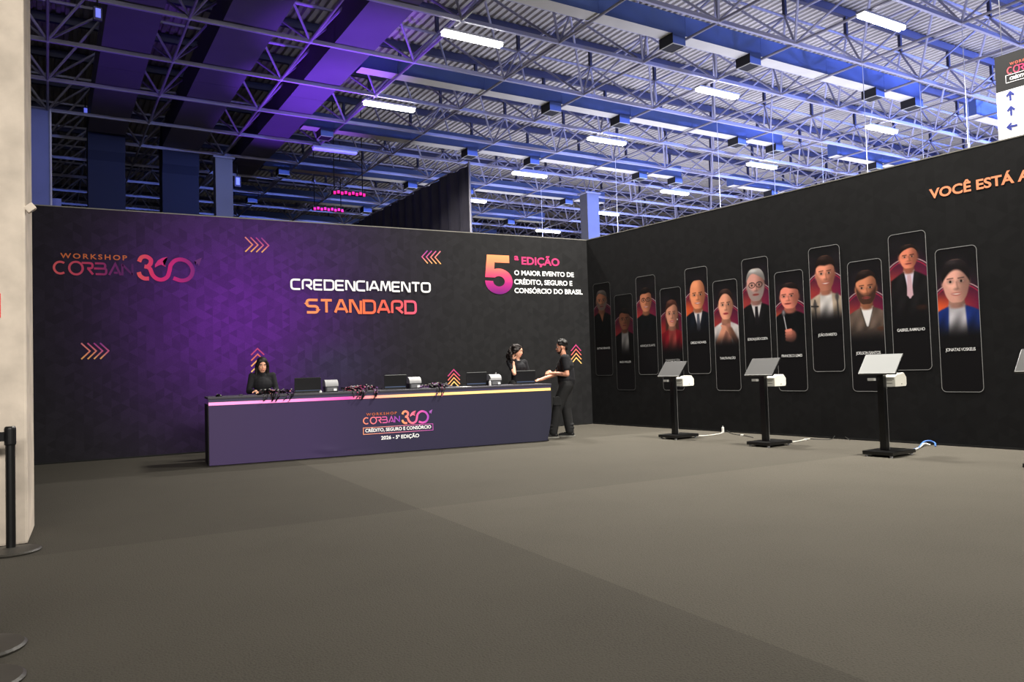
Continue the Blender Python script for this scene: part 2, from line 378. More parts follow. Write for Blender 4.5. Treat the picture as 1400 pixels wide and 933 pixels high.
def chevrons(parent, F, box_, direction, n=4, pal=0, d=.004):
    l, t, r, b = box_
    x0, z1 = F.px(l, t); x1, _ = F.px(r, t); _, z0 = F.px(l, b)
    paths = []
    if direction in '><':
        h = (z1 - z0) / 2; wv = h * .95; st = (x1 - x0 - wv) / (n - 1)
        for k in range(n):
            x = x0 + k * st; p = [(x, z1), (x + wv, z0 + h), (x, z0)]
            if direction == '<': p = [(x0 + x1 - a, c) for a, c in p]
            paths.append(p)
    else:
        w = (x1 - x0) / 2; hv = w * 1.0; st = (z1 - z0 - hv) / (n - 1)
        for k in range(n):
            z = z1 - k * st; paths.append([(x0, z - hv), (x0 + w, z), (x1, z - hv)])
    for k, p in enumerate(paths):
        e = ribbons('chevron_mark', [p], .022, None, parent, d)
        if direction == '^':
            c = [(176, 58, 112), (208, 100, 92), (236, 160, 100), (240, 190, 110)][min(k, 3)]
            e.data.materials.append(mat('chevron_up_%d' % k, c, .7))
        else:
            e.data.materials.append(grad('chevron_%d' % k, [(0, (232, 172, 100)), (.45, (214, 124, 110) if k < 2 else (190, 86, 130)), (1, [(206, 120, 130), (176, 70, 136), (150, 54, 136), (130, 54, 140)][k])], 2))
# left logo: artwork units are the pixels of a 6.087x crop that starts at 60,330 with the wall's slope removed
def unit_map(F, xl, xr, yt, yb, pl, pr, pt, pb):
    ax, az = F.px(pl, pb); bx, _ = F.px(pr, pb); _, tz = F.px(pl, pt)
    return lambda x, y: (ax + (x - xl) / (xr - xl) * (bx - ax), az + (yb - y) / (yb - yt) * (tz - az))
logo(wall_back, F_BACK, unit_map(F_BACK, 80, 1320, 160, 275, 72.8, 276.5, 356.3, 375.2), 'wall')
x0, zb, cp = fpx(F_BACK, 397.2, 0, 396.5, 381); techno('credential_word', 'CREDENCIAMENTO', wall_back, x0, F_BACK.px(588.3, 390)[0], zb, cp, M_WHITE)
x0, zb, cp = fpx(F_BACK, 418.1, 0, 429.0, 408.5); techno('standard_word', 'STANDARD', wall_back, x0, F_BACK.px(569.3, 418)[0], zb, cp, grad('standard_grad', [(0, (238, 146, 98)), (.5, (232, 108, 70)), (.75, (226, 88, 80)), (1, (214, 84, 112))]), .17)
# the big five
q0 = F_BACK.px(663.7, 402.4); q1 = F_BACK.px(699.4, 351); qh = F_BACK.px(663.7, 348.1)[1]
def five(parent):
    sx, sz = (q1[0] - q0[0]) / 312, (qh - q0[1]) / 475
    X = lambda x, y: (q0[0] + (x - 120) * sx, q0[1] + (590 - y) * sz)
    bm = bmesh.new()
    V = lambda p: bm.verts.new((X(*p)[0], -.004, X(*p)[1]))
    bm.faces.new([V(p) for p in ((148, 115), (402, 115), (402, 206), (232, 206))]); bm.faces.new([V(p) for p in ((148, 115), (232, 206), (218, 388), (122, 386))])
    n = 40; ao = [(277 + 157 * math.cos(math.radians(t)), 432 - 155 * math.sin(math.radians(t))) for t in [150 - 332 * k / n for k in range(n + 1)]]
    ai = [(277 + 66 * math.cos(math.radians(t)), 432 - 62 * math.sin(math.radians(t))) for t in [138 - 320 * k / n for k in range(n + 1)]]
    V = lambda p: bm.verts.new((X(*p)[0], -.0055, X(*p)[1]))
    vo, vi = [V(p) for p in ao], [V(p) for p in ai]
    for k in range(n): bm.faces.new((vo[k], vo[k + 1], vi[k + 1], vi[k]))
    return from_bm('number_five', bm, grad('five_grad', [(0, (100, 28, 104)), (.28, (160, 40, 112)), (.5, (214, 72, 100)), (.8, (230, 126, 92)), (1, (236, 144, 96))], 2), parent)
five(wall_back)
M_PINK = mat('pink_print', (188, 48, 102), .7)
x0, zb, cp = fpx(F_BACK, 713, 0, 362, 351.2); lettering('edition_word', 'EDIÇÃO', wall_back, x0, F_BACK.px(764.6, 357)[0], zb, cp, M_PINK, .03)
x0, zb, cp = fpx(F_BACK, 703, 0, 356, 349.5)
lettering('ordinal_mark', 'a', wall_back, x0, F_BACK.px(709, 353)[0], zb, cp * 1.35, M_PINK, .03)
for s, l, r, bl, tl in (('O MAIOR EVENTO DE', 703.1, 784.3, 376.3, 369.7), ('CRÉDITO, SEGURO E', 703.1, 782.3, 388.8, 381.9), ('CONSÓRCIO DO BRASIL', 703.5, 796.3, 400.8, 393.9)):
    x0, zb, cp = fpx(F_BACK, l, 0, bl, tl); lettering('slogan_line', s, wall_back, x0, F_BACK.px(r, bl)[0], zb, cp, M_WHITE, .025)
for bx_, dr in (((335, 324.3, 367, 344.3), '>'), ((576.5, 342.5, 602, 360), '<'), ((111, 469.5, 148.5, 491.4), '>'), ((342.9, 477, 361, 509), '^'), ((612, 505.9, 628.3, 531.5), '^'), ((780.3, 472, 794, 497.7), '^')):
    chevrons(wall_back, F_BACK, bx_, dr)
x0, zb, cp = fpx(F_RIGHT, 1271, 0, 272.6, 259.5)
lettering('wall_heading', 'VOCÊ ESTÁ AQUI', wall_right, x0, F_RIGHT.px(1387, 250)[0], zb, cp * 1.02, mat('peach_print', (244, 150, 108), .7), .03, 1.0, .004, 'VOCÊ ESTÁ')
#PART2
# ------------------------------------------------------------------ roof: space frame under a ribbed deck
def gw(i, j, z=0.0):            # roof grid to world
    x, y = i * CI, j * CJ
    return Vector((G0[0] + x * math.cos(GA) - y * math.sin(GA), G0[1] + x * math.sin(GA) + y * math.cos(GA), ROOF_Z + z))
def to_px(p):
    c = CM.T @ (np.array(p) - np.array([0, 0, EYE]))
    if c[1] < .5: return None
    return 700 + FPX * c[0] / c[1], 466.5 - FPX * c[2] / c[1], c[1]
def seen(p, mx=260, top=-170, bot=335):
    q = to_px(p)
    return q is not None and -mx < q[0] < 1400 + mx and top < q[1] < bot
TOP, PUR, DECK = 1.7, 2.45, 2.62
ceiling = empty('ceiling', (G0[0], G0[1], ROOF_Z), GA, 'ribbed metal roof carried by a blue-grey steel space frame', None, None, 'structure')
def unit_box(name):
    bm = bmesh.new(); bm_box(bm, (.5, 0, 0), (1, 1, 1)); me = bpy.data.meshes.new(name); bm.to_mesh(me); bm.free(); return me
def unit_rod(name, seg=6):
    bm = bmesh.new(); bm_cyl(bm, (0, 0, 0), (1, 0, 0), 1, 1, seg); me = bpy.data.meshes.new(name); bm.to_mesh(me); bm.free(); return me
ME_CH = unit_box('bottom_chord'); ME_CH.materials.append(M_STEEL)
ME_CJ = unit_rod('cross_chord'); ME_CJ.materials.append(mat('cross_chord_daylit', (128, 126, 140), .5, 0, .08, 3))  # faint lavender of the daylight painted into the cross chords
ME_TC = unit_rod('top_chord'); ME_TC.materials.append(M_STRUT)
ME_ST = unit_rod('strut'); ME_ST.materials.append(M_STRUT)
ME_PU = unit_box('purlin'); ME_PU.materials.append(M_DARKSTEEL)
ME_PO = unit_box('roof_stub'); ME_PO.materials.append(M_DARKSTEEL)
def bar(me, a, b, r, r2=None, parent=ceiling):
    a, b = Vector(a), Vector(b); o = bpy.data.objects.new(me.name, me); o.location = a
    o.rotation_euler = (b - a).to_track_quat('X', 'Z').to_euler(); o.scale = ((b - a).length, r, r2 or r)
    return link(o, parent)
def span(fn, lo, hi, step=.5):
    """first and last grid value along a bar that the photograph can see"""
    v = [k for k in np.arange(lo, hi + .01, step) if seen(fn(k))]
    return (max(lo, math.floor(v[0]) - 1), min(hi, math.ceil(v[-1]) + 1)) if v else None
I0, I1, J0, J1 = -5, 17, -6, 16
loc = lambda i, j, z=0: (i * CI, j * CJ, z)
for j in range(J0, J1 + 1):
    s_ = span(lambda k: gw(k, j), I0, I1)
    if s_: bar(ME_CH, loc(s_[0], j), loc(s_[1], j), .08, .105)
for i in range(I0, I1 + 1):
    s_ = span(lambda k: gw(i, k), J0, J1)
    if s_: bar(ME_CJ, loc(i, s_[0], -.02), loc(i, s_[1], -.02), .038)
for j in range(J0, J1):
    s_ = span(lambda k: gw(k, j + .5, TOP), I0, I1)
    if s_:
        bar(ME_TC, loc(s_[0], j + .5, TOP), loc(s_[1], j + .5, TOP), .045)
        bar(ME_PU, loc(s_[0], j + .5, PUR), loc(s_[1], j + .5, PUR), .16, .26)
for i in range(I0, I1):
    s_ = span(lambda k: gw(i + .5, k, TOP), J0, J1)
    if s_: bar(ME_TC, loc(i + .5, s_[0], TOP), loc(i + .5, s_[1], TOP), .04)
struts = []; stubs = []; nodes = []
for i in range(I0, I1 + 1):
    for j in range(J0, J1 + 1):
        if seen(gw(i, j)): nodes.append((i, j))
        for di in (-.5, .5):
            for dj in (-.5, .5):
                a, b = gw(i, j), gw(i + di, j + dj, TOP)
                if seen(a) or seen(b): struts.append((a.length, loc(i, j), loc(i + di, j + dj, TOP)))
        if seen(gw(i + .5, j + .5, TOP)): stubs.append((gw(i + .5, j + .5).length, loc(i + .5, j + .5, TOP), loc(i + .5, j + .5, PUR - .1)))
struts.sort(); stubs.sort()
for _, a, b in struts[:300]: bar(ME_ST, a, b, .036)
bm = bmesh.new()
for _, a, b in struts[300:]: bm_cyl(bm, a, b, .036, .036, 5, False)
tag(from_bm('far_struts', bm, M_STRUT, ceiling), kind='stuff')
for _, a, b in stubs[:220]: bar(ME_PO, a, b, .10)
bm = bmesh.new()
for _, a, b in stubs[220:]: bm_cyl(bm, a, b, .06, .06, 4, False)
tag(from_bm('far_stubs', bm, M_DARKSTEEL, ceiling), kind='stuff')
ME_NO = bpy.data.meshes.new('node_joint'); bm = bmesh.new(); bmesh.ops.create_icosphere(bm, subdivisions=1, radius=.085); bm.to_mesh(ME_NO); bm.free(); ME_NO.materials.append(M_STEEL)
nodes.sort(key=lambda n: gw(*n).length)
for i, j in nodes[:200]:
    o = bpy.data.objects.new('node_joint', ME_NO); o.location = loc(i, j); link(o, ceiling)
# deck: ribs run away from the camera
bm = bmesh.new(); xs = []; x = I0 * CI
while x < (I1 + 1) * CI:
    xs += [(x, DECK), (x + .11, DECK), (x + .14, DECK + .07), (x + .22, DECK + .07)]; x += .25
ya, yb_ = J0 * CJ, (J1 + 1) * CJ
A = [bm.verts.new((p[0], ya, p[1])) for p in xs]; B = [bm.verts.new((p[0], yb_, p[1])) for p in xs]
for k in range(len(xs) - 1): bm.faces.new((A[k], A[k + 1], B[k + 1], B[k]))
from_bm('roof_deck', bm, M_DECK, ceiling)

# supply ducts lying on the bottom chords, with drop outlets at the cross chords
def box_faces(name, x0, x1, y0, y1, z0, z1, m_side, m_bot, parent):
    bm = bmesh.new(); bm_box(bm, ((x0 + x1) / 2, (y0 + y1) / 2, (z0 + z1) / 2), (x1 - x0, y1 - y0, z1 - z0))
    o = from_bm(name, bm, None, parent); o.data.materials.append(m_side); o.data.materials.append(m_bot)
    for p in o.data.polygons:
        if p.normal.z < -.5: p.material_index = 1
    return o
ORD = ['nearest', 'second', 'third', 'fourth', 'fifth', 'sixth']
for n_, j, lo_, hi_ in [(n, j, .62, 6.72) for n, j in enumerate((-1, 1, 3, 5, 7, 9))] + [(n, j, 7.9, 13.0) for n, j in enumerate((-1, 1, 3))]:
    s_ = span(lambda k: gw(k, j + .4), 0, 16)
    if not s_: continue
    i0, i1 = lo_, min(s_[1], hi_)
    if i1 <= i0: continue
    d = empty('supply_duct', gw(i0, j), GA, ('%s blue air duct from the camera crossing under the lit roof, pale underside' if lo_ < 1 else '%s short blue air duct in the far bay above the right wall') % ORD[n_], 'air duct', 'blue supply ducts under the roof')
    X = lambda i: (i - i0) * CI
    i = i0
    while i < i1 - .01:                                     # one sheet-metal section per bay
        e = min(math.floor(i + 1e-6) + 1, i1)
        box_faces('duct_section', X(i) + .004, X(e) - .004, .0 + 1.2, 1.66, .06, .62, M_DUCT, M_DUCTB, d); i = e
    for i in list(range(math.ceil(i0), int(i1) + 1)) + ([i1 + .02] if lo_ < 1 and j < 5 and i1 == hi_ else []):
        if i == int(i) and i % 3 == 2 or i < (3 if j < 2 else 1): continue
        ob = box_faces('air_outlet', X(i) - .52, X(i) - .06, 1.16, 1.70, -.22, .06, M_DUCT, M_GRILLE, d)
        for p in ob.data.polygons:
            if abs(p.normal.x) > .5: p.material_index = 1
        bm = bmesh.new()
        for k in (0, 1): bm_box(bm, (X(i) - .29, 1.17 + k * .52, -.23), (.46, .02, .02)); bm_box(bm, (X(i) - .51 + k * .44, 1.43, -.23), (.02, .5, .02))
        from_bm('grille_frame', bm, M_DUCTB, ob)
# main ducts running away from the camera on the dark side, two of them dropping down at the far end
for n_, (a, b, jend, lab) in enumerate(((.22, .60, 6.4, 'wide purple-lit main air duct running back beside the blue ducts'), (-.74, -.30, 5.0, 'dim purple main air duct that drops down behind the pale column'), (-1.59, -1.19, 4.7, 'darkest main air duct nearest the concrete pillar, elbowing down'))):
    d = empty('main_duct', gw(a, -5), GA, lab, 'air duct', 'main ducts on the dark side')
    L_ = lambda j: (j + 5) * CJ
    w = (b - a) * CI; j = -5.0
    while j < jend - .01:
        e = min(j + 1.5, jend)
        box('duct_section', (w / 2, (L_(j) + L_(e)) / 2, .52), (w, L_(e) - L_(j) - .012, .9), M_MAIN, d); j = e
    if n_:
        y = L_(jend)
        bm = bmesh.new()
        pr = [(y, .97), (y + .55, .97), (y + 1.1, .3), (y + 1.1, -.9), (y + .2, -.9), (y, -.6)]
        va = [bm.verts.new((0, p[0], p[1])) for p in pr]; vb = [bm.verts.new((w, p[0], p[1])) for p in pr]
        bm.faces.new(va[::-1]); bm.faces.new(vb)
        for k in range(len(pr)): bm.faces.new((va[k], va[(k + 1) % 6], vb[(k + 1) % 6], vb[k]))
        bmesh.ops.recalc_face_normals(bm, faces=bm.faces[:]); from_bm('elbow', bm, mat('drop_duct', (24, 30, 56), .8), d)
        box('drop_section', (w / 2, y + .65, -4.4), (w, .9, 7.0), mat('drop_duct', (24, 30, 56), .8), d)

# fluorescent fixtures, a regular grid of which the dark side is switched off
ROWS = {-3.75: 'row over the room', -1.75: 'nearest row in view', .18: 'second row from the camera', 2.12: 'third row from the camera', 4.0: 'fourth row from the camera', 5.9: 'fifth row from the camera', 7.9: 'sixth row from the camera', 9.9: 'last row in the distance'}
COLS = ['leftmost', 'second from the left', 'third from the left', 'fourth from the left', 'fifth from the left']
bm = bmesh.new(); bm_box(bm, (.9, 0, .05), (1.82, .26, .06), None, .015); ME_HS = bpy.data.meshes.new('housing'); bm.to_mesh(ME_HS); bm.free(); ME_HS.materials.append(M_HOUSING)
ME_TB = bpy.data.meshes.new('tube'); bm = bmesh.new(); bm_cyl(bm, (.04, 0, -.03), (1.76, 0, -.03), .05, .05, 10); bm.to_mesh(ME_TB); bm.free(); ME_TB.materials.append(M_TUBE)
for j, rn in ROWS.items():
    vis = 0
    for c_, i in enumerate((.9, 3.9, 6.82, 9.8, 12.8)):
        w0 = gw(i, j, -.16); w1 = gw(i + .6, j, -.16)
        inview = seen(w0, 60, -40, 335) or seen(w1, 60, -40, 335)
        if not inview and not (j < 0 and i < 1): continue
        dim = (i < 1 and j > 3)
        if i < 1 and j > 5: continue
        t = empty('strip_light', w0, GA, '%s strip light, %s, %s' % ('dim violet' if dim else 'bright white twin tube', COLS[vis], rn) if inview else 'white strip light, %s, column %s, outside the picture' % (rn, COLS[c_]), 'ceiling light', 'strip lights hung under the roof frame')
        if inview: vis += 1
        mesh_obj('housing', ME_HS, None, t)
        for dy in (-.065, .065):
            o = bpy.data.objects.new('tube', ME_TB); o.location = (0, dy, 0); link(o, t)
            if dim:
                o.data = ME_TB.copy(); o.data.materials.clear(); o.data.materials.append(M_TUBE_DIM)
        if not dim:
            l = bpy.data.lights.new('tube_light', 'AREA'); l.shape = 'RECTANGLE'; l.size = 1.7; l.size_y = .2; l.energy = LAMP_DOWN; l.color = (1, .95, .86); l.spread = 2.2
            lo = bpy.data.objects.new('tube_light', l); lo.location = (.9, 0, -.09); link(lo, t)

# columns of the hall
M_CONC = mat('hall_column_paint', (104, 105, 116), .8, 0, .06, .8)
def column(i, j, sx, sy, label, m=M_CONC):
    p = gw(i, j); t = empty('hall_column', (p.x, p.y, 0), GA, label, 'column', 'columns of the hall')
    box('shaft', (0, 0, (ROOF_Z - .1) / 2), (sx, sy, ROOF_Z - .1), m, t, None, .02); box('cap_plate', (0, 0, ROOF_Z - .14), (sx * 1.25, sy * 1.25, .06), M_STRUT, t); return t
column(0.0, 5.04, .66, .5, 'pale square hall column above the left part of the back wall')
column(5.86, 4.74, .74, .62, 'pale square hall column rising behind the corner of the two walls')
sl = empty('hall_column', (px_plane(47, 260, gw(-2.05, 3.96), (0, 1, 0)).x - .6, gw(-2.05, 3.96).y, 0), GA, 'wide blue-lit slab column beside the concrete pillar', 'column', 'columns of the hall')
xr = px_plane(68.5, 260, sl.location, (0, 1, 0)).x - sl.location.x
xr2 = px_plane(85, 270, sl.location + Vector((0, .6, 0)), (0, 1, 0)).x - sl.location.x
M_SLAB = mat('slab_daylit', (112, 122, 186), .85, 0, .08, 1.0)  # the blue light falling on the slab is painted into its colour
box('shaft', (xr / 2 - 1.0, .3, ROOF_Z / 2), (xr + 2.0, .6, ROOF_Z), M_SLAB, sl)
box('edge_strip', (xr + .03, -.02, ROOF_Z / 2), (.05, .05, ROOF_Z), mat('slab_edge', (190, 190, 215), .7), sl)
box('low_block', (xr2 - .8, .9, 3.7), (1.6, .5, 7.4), M_SLAB, sl)

# black drape hung in the hall behind the back wall
dn = gw(4.0, 2.5); near = px_plane(640, 225, (0, 25, 0), (0, 1, 0))
bm = bmesh.new(); rows_ = []
for k in range(121):
    y = k * .17; xo = .06 * math.sin(k * 1.3) + .03 * math.sin(k * .47)
    rows_.append((bm.verts.new((xo, y, -near.z)), bm.verts.new((xo, y, -.02 * math.sin(k * .4)))))
for a, b in zip(rows_, rows_[1:]): bm.faces.new((a[0], b[0], b[1], a[1]))
bmesh.ops.solidify(bm, geom=bm.faces[:], thickness=.04)
drape = empty('hanging_drape', (near.x, near.y, 0), GA, 'tall dark grey drape hanging in the hall behind the back wall', 'curtain')
o = from_bm('cloth', bm, mat('drape_cloth', (58, 56, 66), .95, 0, .15, 2), drape); o.location.z = near.z
bar(ME_CJ, (0, -.1, near.z + .03), (0, 20.5, near.z + .03), .03, None, drape).name = 'drape_pipe'
cyl('edge_pole', (0, -.08, 0), (0, -.08, near.z + .1), .04, mat('drape_pole', (120, 118, 125), .5), drape)

# wires that carry walls and banner
M_WIRE = mat('white_wire', (232, 232, 240), .5)
for u0, v0, lab in ((1179, 86, 'thin white hanging wire above the bearded portrait in a brown jacket'), (1257, 113, 'thin white hanging wire above the portrait in the dark suit, open collar'), (1315, 34, 'left thin white wire of the pair beside the hanging banner'), (1322, 132, 'right thin white wire of the pair beside the hanging banner'), (980, 163, 'thin white hanging wire above the white blazer portrait'), (841, 214, 'thin white hanging wire just right of the corner column'), (1056, 180, 'thin white hanging wire above the portrait with the microphone'), (1123, 194, 'thin white hanging wire above the portrait with swept dark hair'), (739.6, 255, 'thin white wire left of the corner column')):
    p = px_floor(u0, v0, ROOF_Z)
    o = cyl('hanging_wire', (0, 0, .0), (0, 0, ROOF_Z), .010, M_WIRE, None, None, 6); o.location = (p.x, p.y, 0); tag(o, lab, 'wire', 'wires from the roof')

# magenta stage fixtures far behind the wall and small devices on the dark roof
def led_bar(u0, u1, v, y, label):
    a = px_plane(u0, v, (0, y, 0), Vector((0, 1, 0))); b = px_plane(u1, v, (0, y, 0), Vector((0, 1, 0)))
    t = empty('stage_light_bar', a, 0, label, 'stage light', 'magenta stage light bars'); L_ = (b - a).length
    box('bar_body', (L_ / 2, .12, .1), (L_, .2, .16), M_BLACK, t); n = 9
    for x_ in (.1, L_ - .1): cyl('hanger', (x_, .12, .15), (x_, .12, ROOF_Z + DECK - a.z), .02, M_BLACK, t)
    for k in range(n): box('led_cell', ((k + .5) * L_ / n, -.01, .05 + .04 * (k % 2)), (L_ / n * .6, .04, .12), mat('led_pink', (255, 40, 150), .5, emit=(255, 20, 140), estr=.9), t)
led_bar(455, 500, 265, 31, 'upper magenta stage light bar glowing in the dark hall'); led_bar(428, 470, 287, 35, 'lower magenta stage light bar glowing in the dark hall')
def device(u, v, y, label, s=.3):
    p = px_plane(u, v, (0, y, 0), Vector((0, 1, 0))); t = empty('roof_device', p, .2, label, 'device', 'small devices in the dark roof')
    box('body', (0, .05, 0), (s * .9, .1, s * 1.5), mat('device_shell', (70, 70, 100), .5), t, None, .02); box('lens', (0, -.01, 0), (s * .5, .03, s), mat('device_lens', (150, 160, 255), .4, emit=(110, 120, 255), estr=.7), t)
    cyl('hanger', (0, .05, s * .7), (0, .05, max(.5, ROOF_Z - p.z)), .02, M_BLACK, t)
device(134, 18, 19, 'small blue-lit box hanging near the top left of the roof', .2); device(117, 152, 30, 'tiny bright box in the dark roof beside the slab column', .2); device(325, 248, 33, 'small blue-lit box right of the left hall column', .3); device(430, 247, 40, 'small pale device under the roof right of the left hall column', .2)

# concrete pillar with what stands on it
PX0 = px_floor(38.5, 743.5)
pil = empty('concrete_pillar', (PX0.x, PX0.y, 0), 0.0, 'raw cream concrete pillar at the left edge of the picture', 'pillar')
def conc():
    m = mat('raw_concrete', (196, 184, 170), .9, 0, .2, 3.2, .35); return m
bm = bmesh.new(); PD = px_plane(46.3, 742, (0, 0, 0), Vector((1, 0, 0)) if 0 else Vector((0, 0, 1))); r_ = px_ray(46.3, 600); PD = PX0.x * r_[1] / r_[0] - PX0.y; bm_box(bm, (-.75, PD / 2, 5.05), (1.5, PD, 10.1), None, .02); from_bm('shaft', bm, conc(), pil)
a = F_BACK.px(48, 284)
pz = px_plane(46.5, 284, (0, PX0.y, 0), Vector((0, 1, 0))).z
box('mortar_lump', (.03, .03, pz), (.075, .06, .06), conc(), pil, Matrix.Rotation(-.7, 3, 'Y'), .012)
sg = px_plane(1.0, 418, (0, PX0.y, 0), Vector((0, 1, 0)))
o = box('fire_sign', (-.16, 0, 0), (.32, .006, .19), mat('red_sign', (216, 52, 48), .5), None); o.location = (sg.x, PX0.y - .004, sg.z); tag(o, 'red sign plate on the concrete pillar', 'sign')
# queue barriers
def stanchion(p, label, rz=0.0, belt=None):
    t = empty('queue_barrier', (p[0], p[1], 0), rz, label, 'barrier post', 'belt barrier posts at the left edge')
    lathe('base', [(.18, 0), (.197, .004), (.20, .012), (.187, .022), (.06, .034), (.045, .04)], mat('barrier_base', (52, 50, 46), .45, 0, .15, 8), t)
    lathe('post', [(.032, .035), (.032, .80), (.036, .805), (.036, .93), (.030, .94)], M_BLACKM, t, 24)
    lathe('belt_head', [(.036, .80), (.039, .81), (.039, .92), (.036, .93)], M_BLACK, t, 24)
    if belt: box('belt', (-.8, 0, .865 - .0), (1.55, .006, .07), mat('belt_web', (24, 24, 26), .9), t)
    return t
st = px_floor(15, 756); stanchion(st, 'black belt barrier post standing against the concrete pillar', .0, True)
b1 = px_floor(38, 880); stanchion((b1.x - .2, b1.y, 0), 'belt barrier base at the lower left edge, the farther of the two'); b2 = px_floor(40, 910); stanchion((b2.x - .2, b2.y - .14, 0), 'belt barrier base at the lower left corner, nearest the camera')
# hanging direction banner behind the right wall
BO = 1.4
F_BAN = Frame(F_RIGHT.w(0, BO, 0), F_RIGHT.a)
bx0, bzt = F_BAN.px(1359.3, 79); bz1 = F_BAN.px(1361, 128)[1]
ban = empty('direction_banner', F_BAN.o, F_BAN.a, 'hanging black and white direction banner with blue arrows above the right wall', 'banner')
BW = 1.9
box('banner_header', (bx0 + BW / 2, .012, (bzt + bz1) / 2), (BW, .02, bzt - bz1), mat('banner_black', (24, 24, 26), .7), ban)
box('banner_sheet', (bx0 + BW / 2, .012, bz1 - .75), (BW, .02, 1.5), mat('banner_white', (246, 246, 252), .7), ban)
logo(ban, F_BAN, unit_map(F_BAN, 80, 185, 160, 275, 1377.3, 1385.0, 92.5, 102.5), 'banner', .004)
lz = F_BAN.px(1378, 110.5)[1]; lx = F_BAN.px(1378.5, 108)[0]
lettering('banner_tagline', 'CRÉDITO, SEGURO E CONSÓRCIO', ban, lx + .02, lx + .86, lz, .045, M_WHITE, .03)
ribbons('tagline_frame', [('closed', [(lx - .03, lz - .03), (lx + .89, lz - .03), (lx + .89, lz + .08), (lx - .03, lz + .08)])], .006, M_WHITE, ban)
M_NAVY = mat('navy_print', (36, 46, 122), .7); M_PALE = mat('pale_print', (196, 194, 206), .7)
def arrow(cx, cz, s, ang):
    R = Matrix.Rotation(ang, 2); P = lambda x, y: tuple(Vector((cx, cz)) + R @ Vector((x * s, y * s)))
    ribbons('arrow_mark', [[P(0, -1), P(0, .85)], [P(-.75, .15), P(0, .95), P(.75, .15)]], s * .42, M_NAVY, ban, .004)
for k, (v, u, ang) in enumerate(((131.5, 1381.3, 0), (152, 1382.5, 0), (172.3, 1384.3, math.pi / 2))):
    ax, az = F_BAN.px(u, v); arrow(ax, az, .066, ang)
    lettering('banner_word', 'PALCO', ban, ax + .12, ax + .52, az - .02, .085, M_PALE, .0)
    lz_ = F_BAN.px(1361, (147.5, 168, 188.5)[k])[1]
    ribbons('banner_line', [[(bx0, lz_), (bx0 + BW, lz_)]], .006, mat('grey_line', (90, 90, 96), .7), ban)
for xx in (bx0 + .1, bx0 + BW - .1): cyl('banner_wire', (xx, .012, bzt), (xx, .012, ROOF_Z - .05), .006, M_WIRE, ban, None, 6)
#PART3
# ------------------------------------------------------------------ portrait panels on the right wall (flat prints)
def smooth(a, b, x):
    t = np.clip((x - a) / (b - a), 0, 1); return t * t * (3 - 2 * t)
def ell(X, Y, cx, cy, rx, ry, soft=.04): return 1 - smooth(1 - soft / min(rx, ry), 1 + soft / min(rx, ry), np.sqrt(((X - cx) / rx) ** 2 + ((Y - cy) / ry) ** 2))
def seg(X, Y, ax, ay, bx, by, r, soft=.02):
    dx, dy = bx - ax, by - ay; t = np.clip(((X - ax) * dx + (Y - ay) * dy) / (dx * dx + dy * dy), 0, 1)
    return 1 - smooth(r - soft, r + soft, np.hypot(X - ax - t * dx, Y - ay - t * dy))
def poly(X, Y, pts, soft=.02):
    """soft-edged filled polygon"""
    ins = np.zeros(X.shape, bool); dist = np.full(X.shape, 9.0); n = len(pts)
    for k in range(n):
        (ax, ay), (bx, by) = pts[k], pts[(k + 1) % n]
        c = ((ay > Y) != (by > Y)); xi = (bx - ax) * (Y - ay) / ((by - ay) if by != ay else 1e-9) + ax
        ins ^= c & (X < xi)
        dx, dy = bx - ax, by - ay; t = np.clip(((X - ax) * dx + (Y - ay) * dy) / (dx * dx + dy * dy + 1e-12), 0, 1)
        dist = np.minimum(dist, np.hypot(X - ax - t * dx, Y - ay - t * dy))
    sd = np.where(ins, dist, -dist); return smooth(-soft, soft, sd)
CARD_W, CARD_H = .545, 1.99
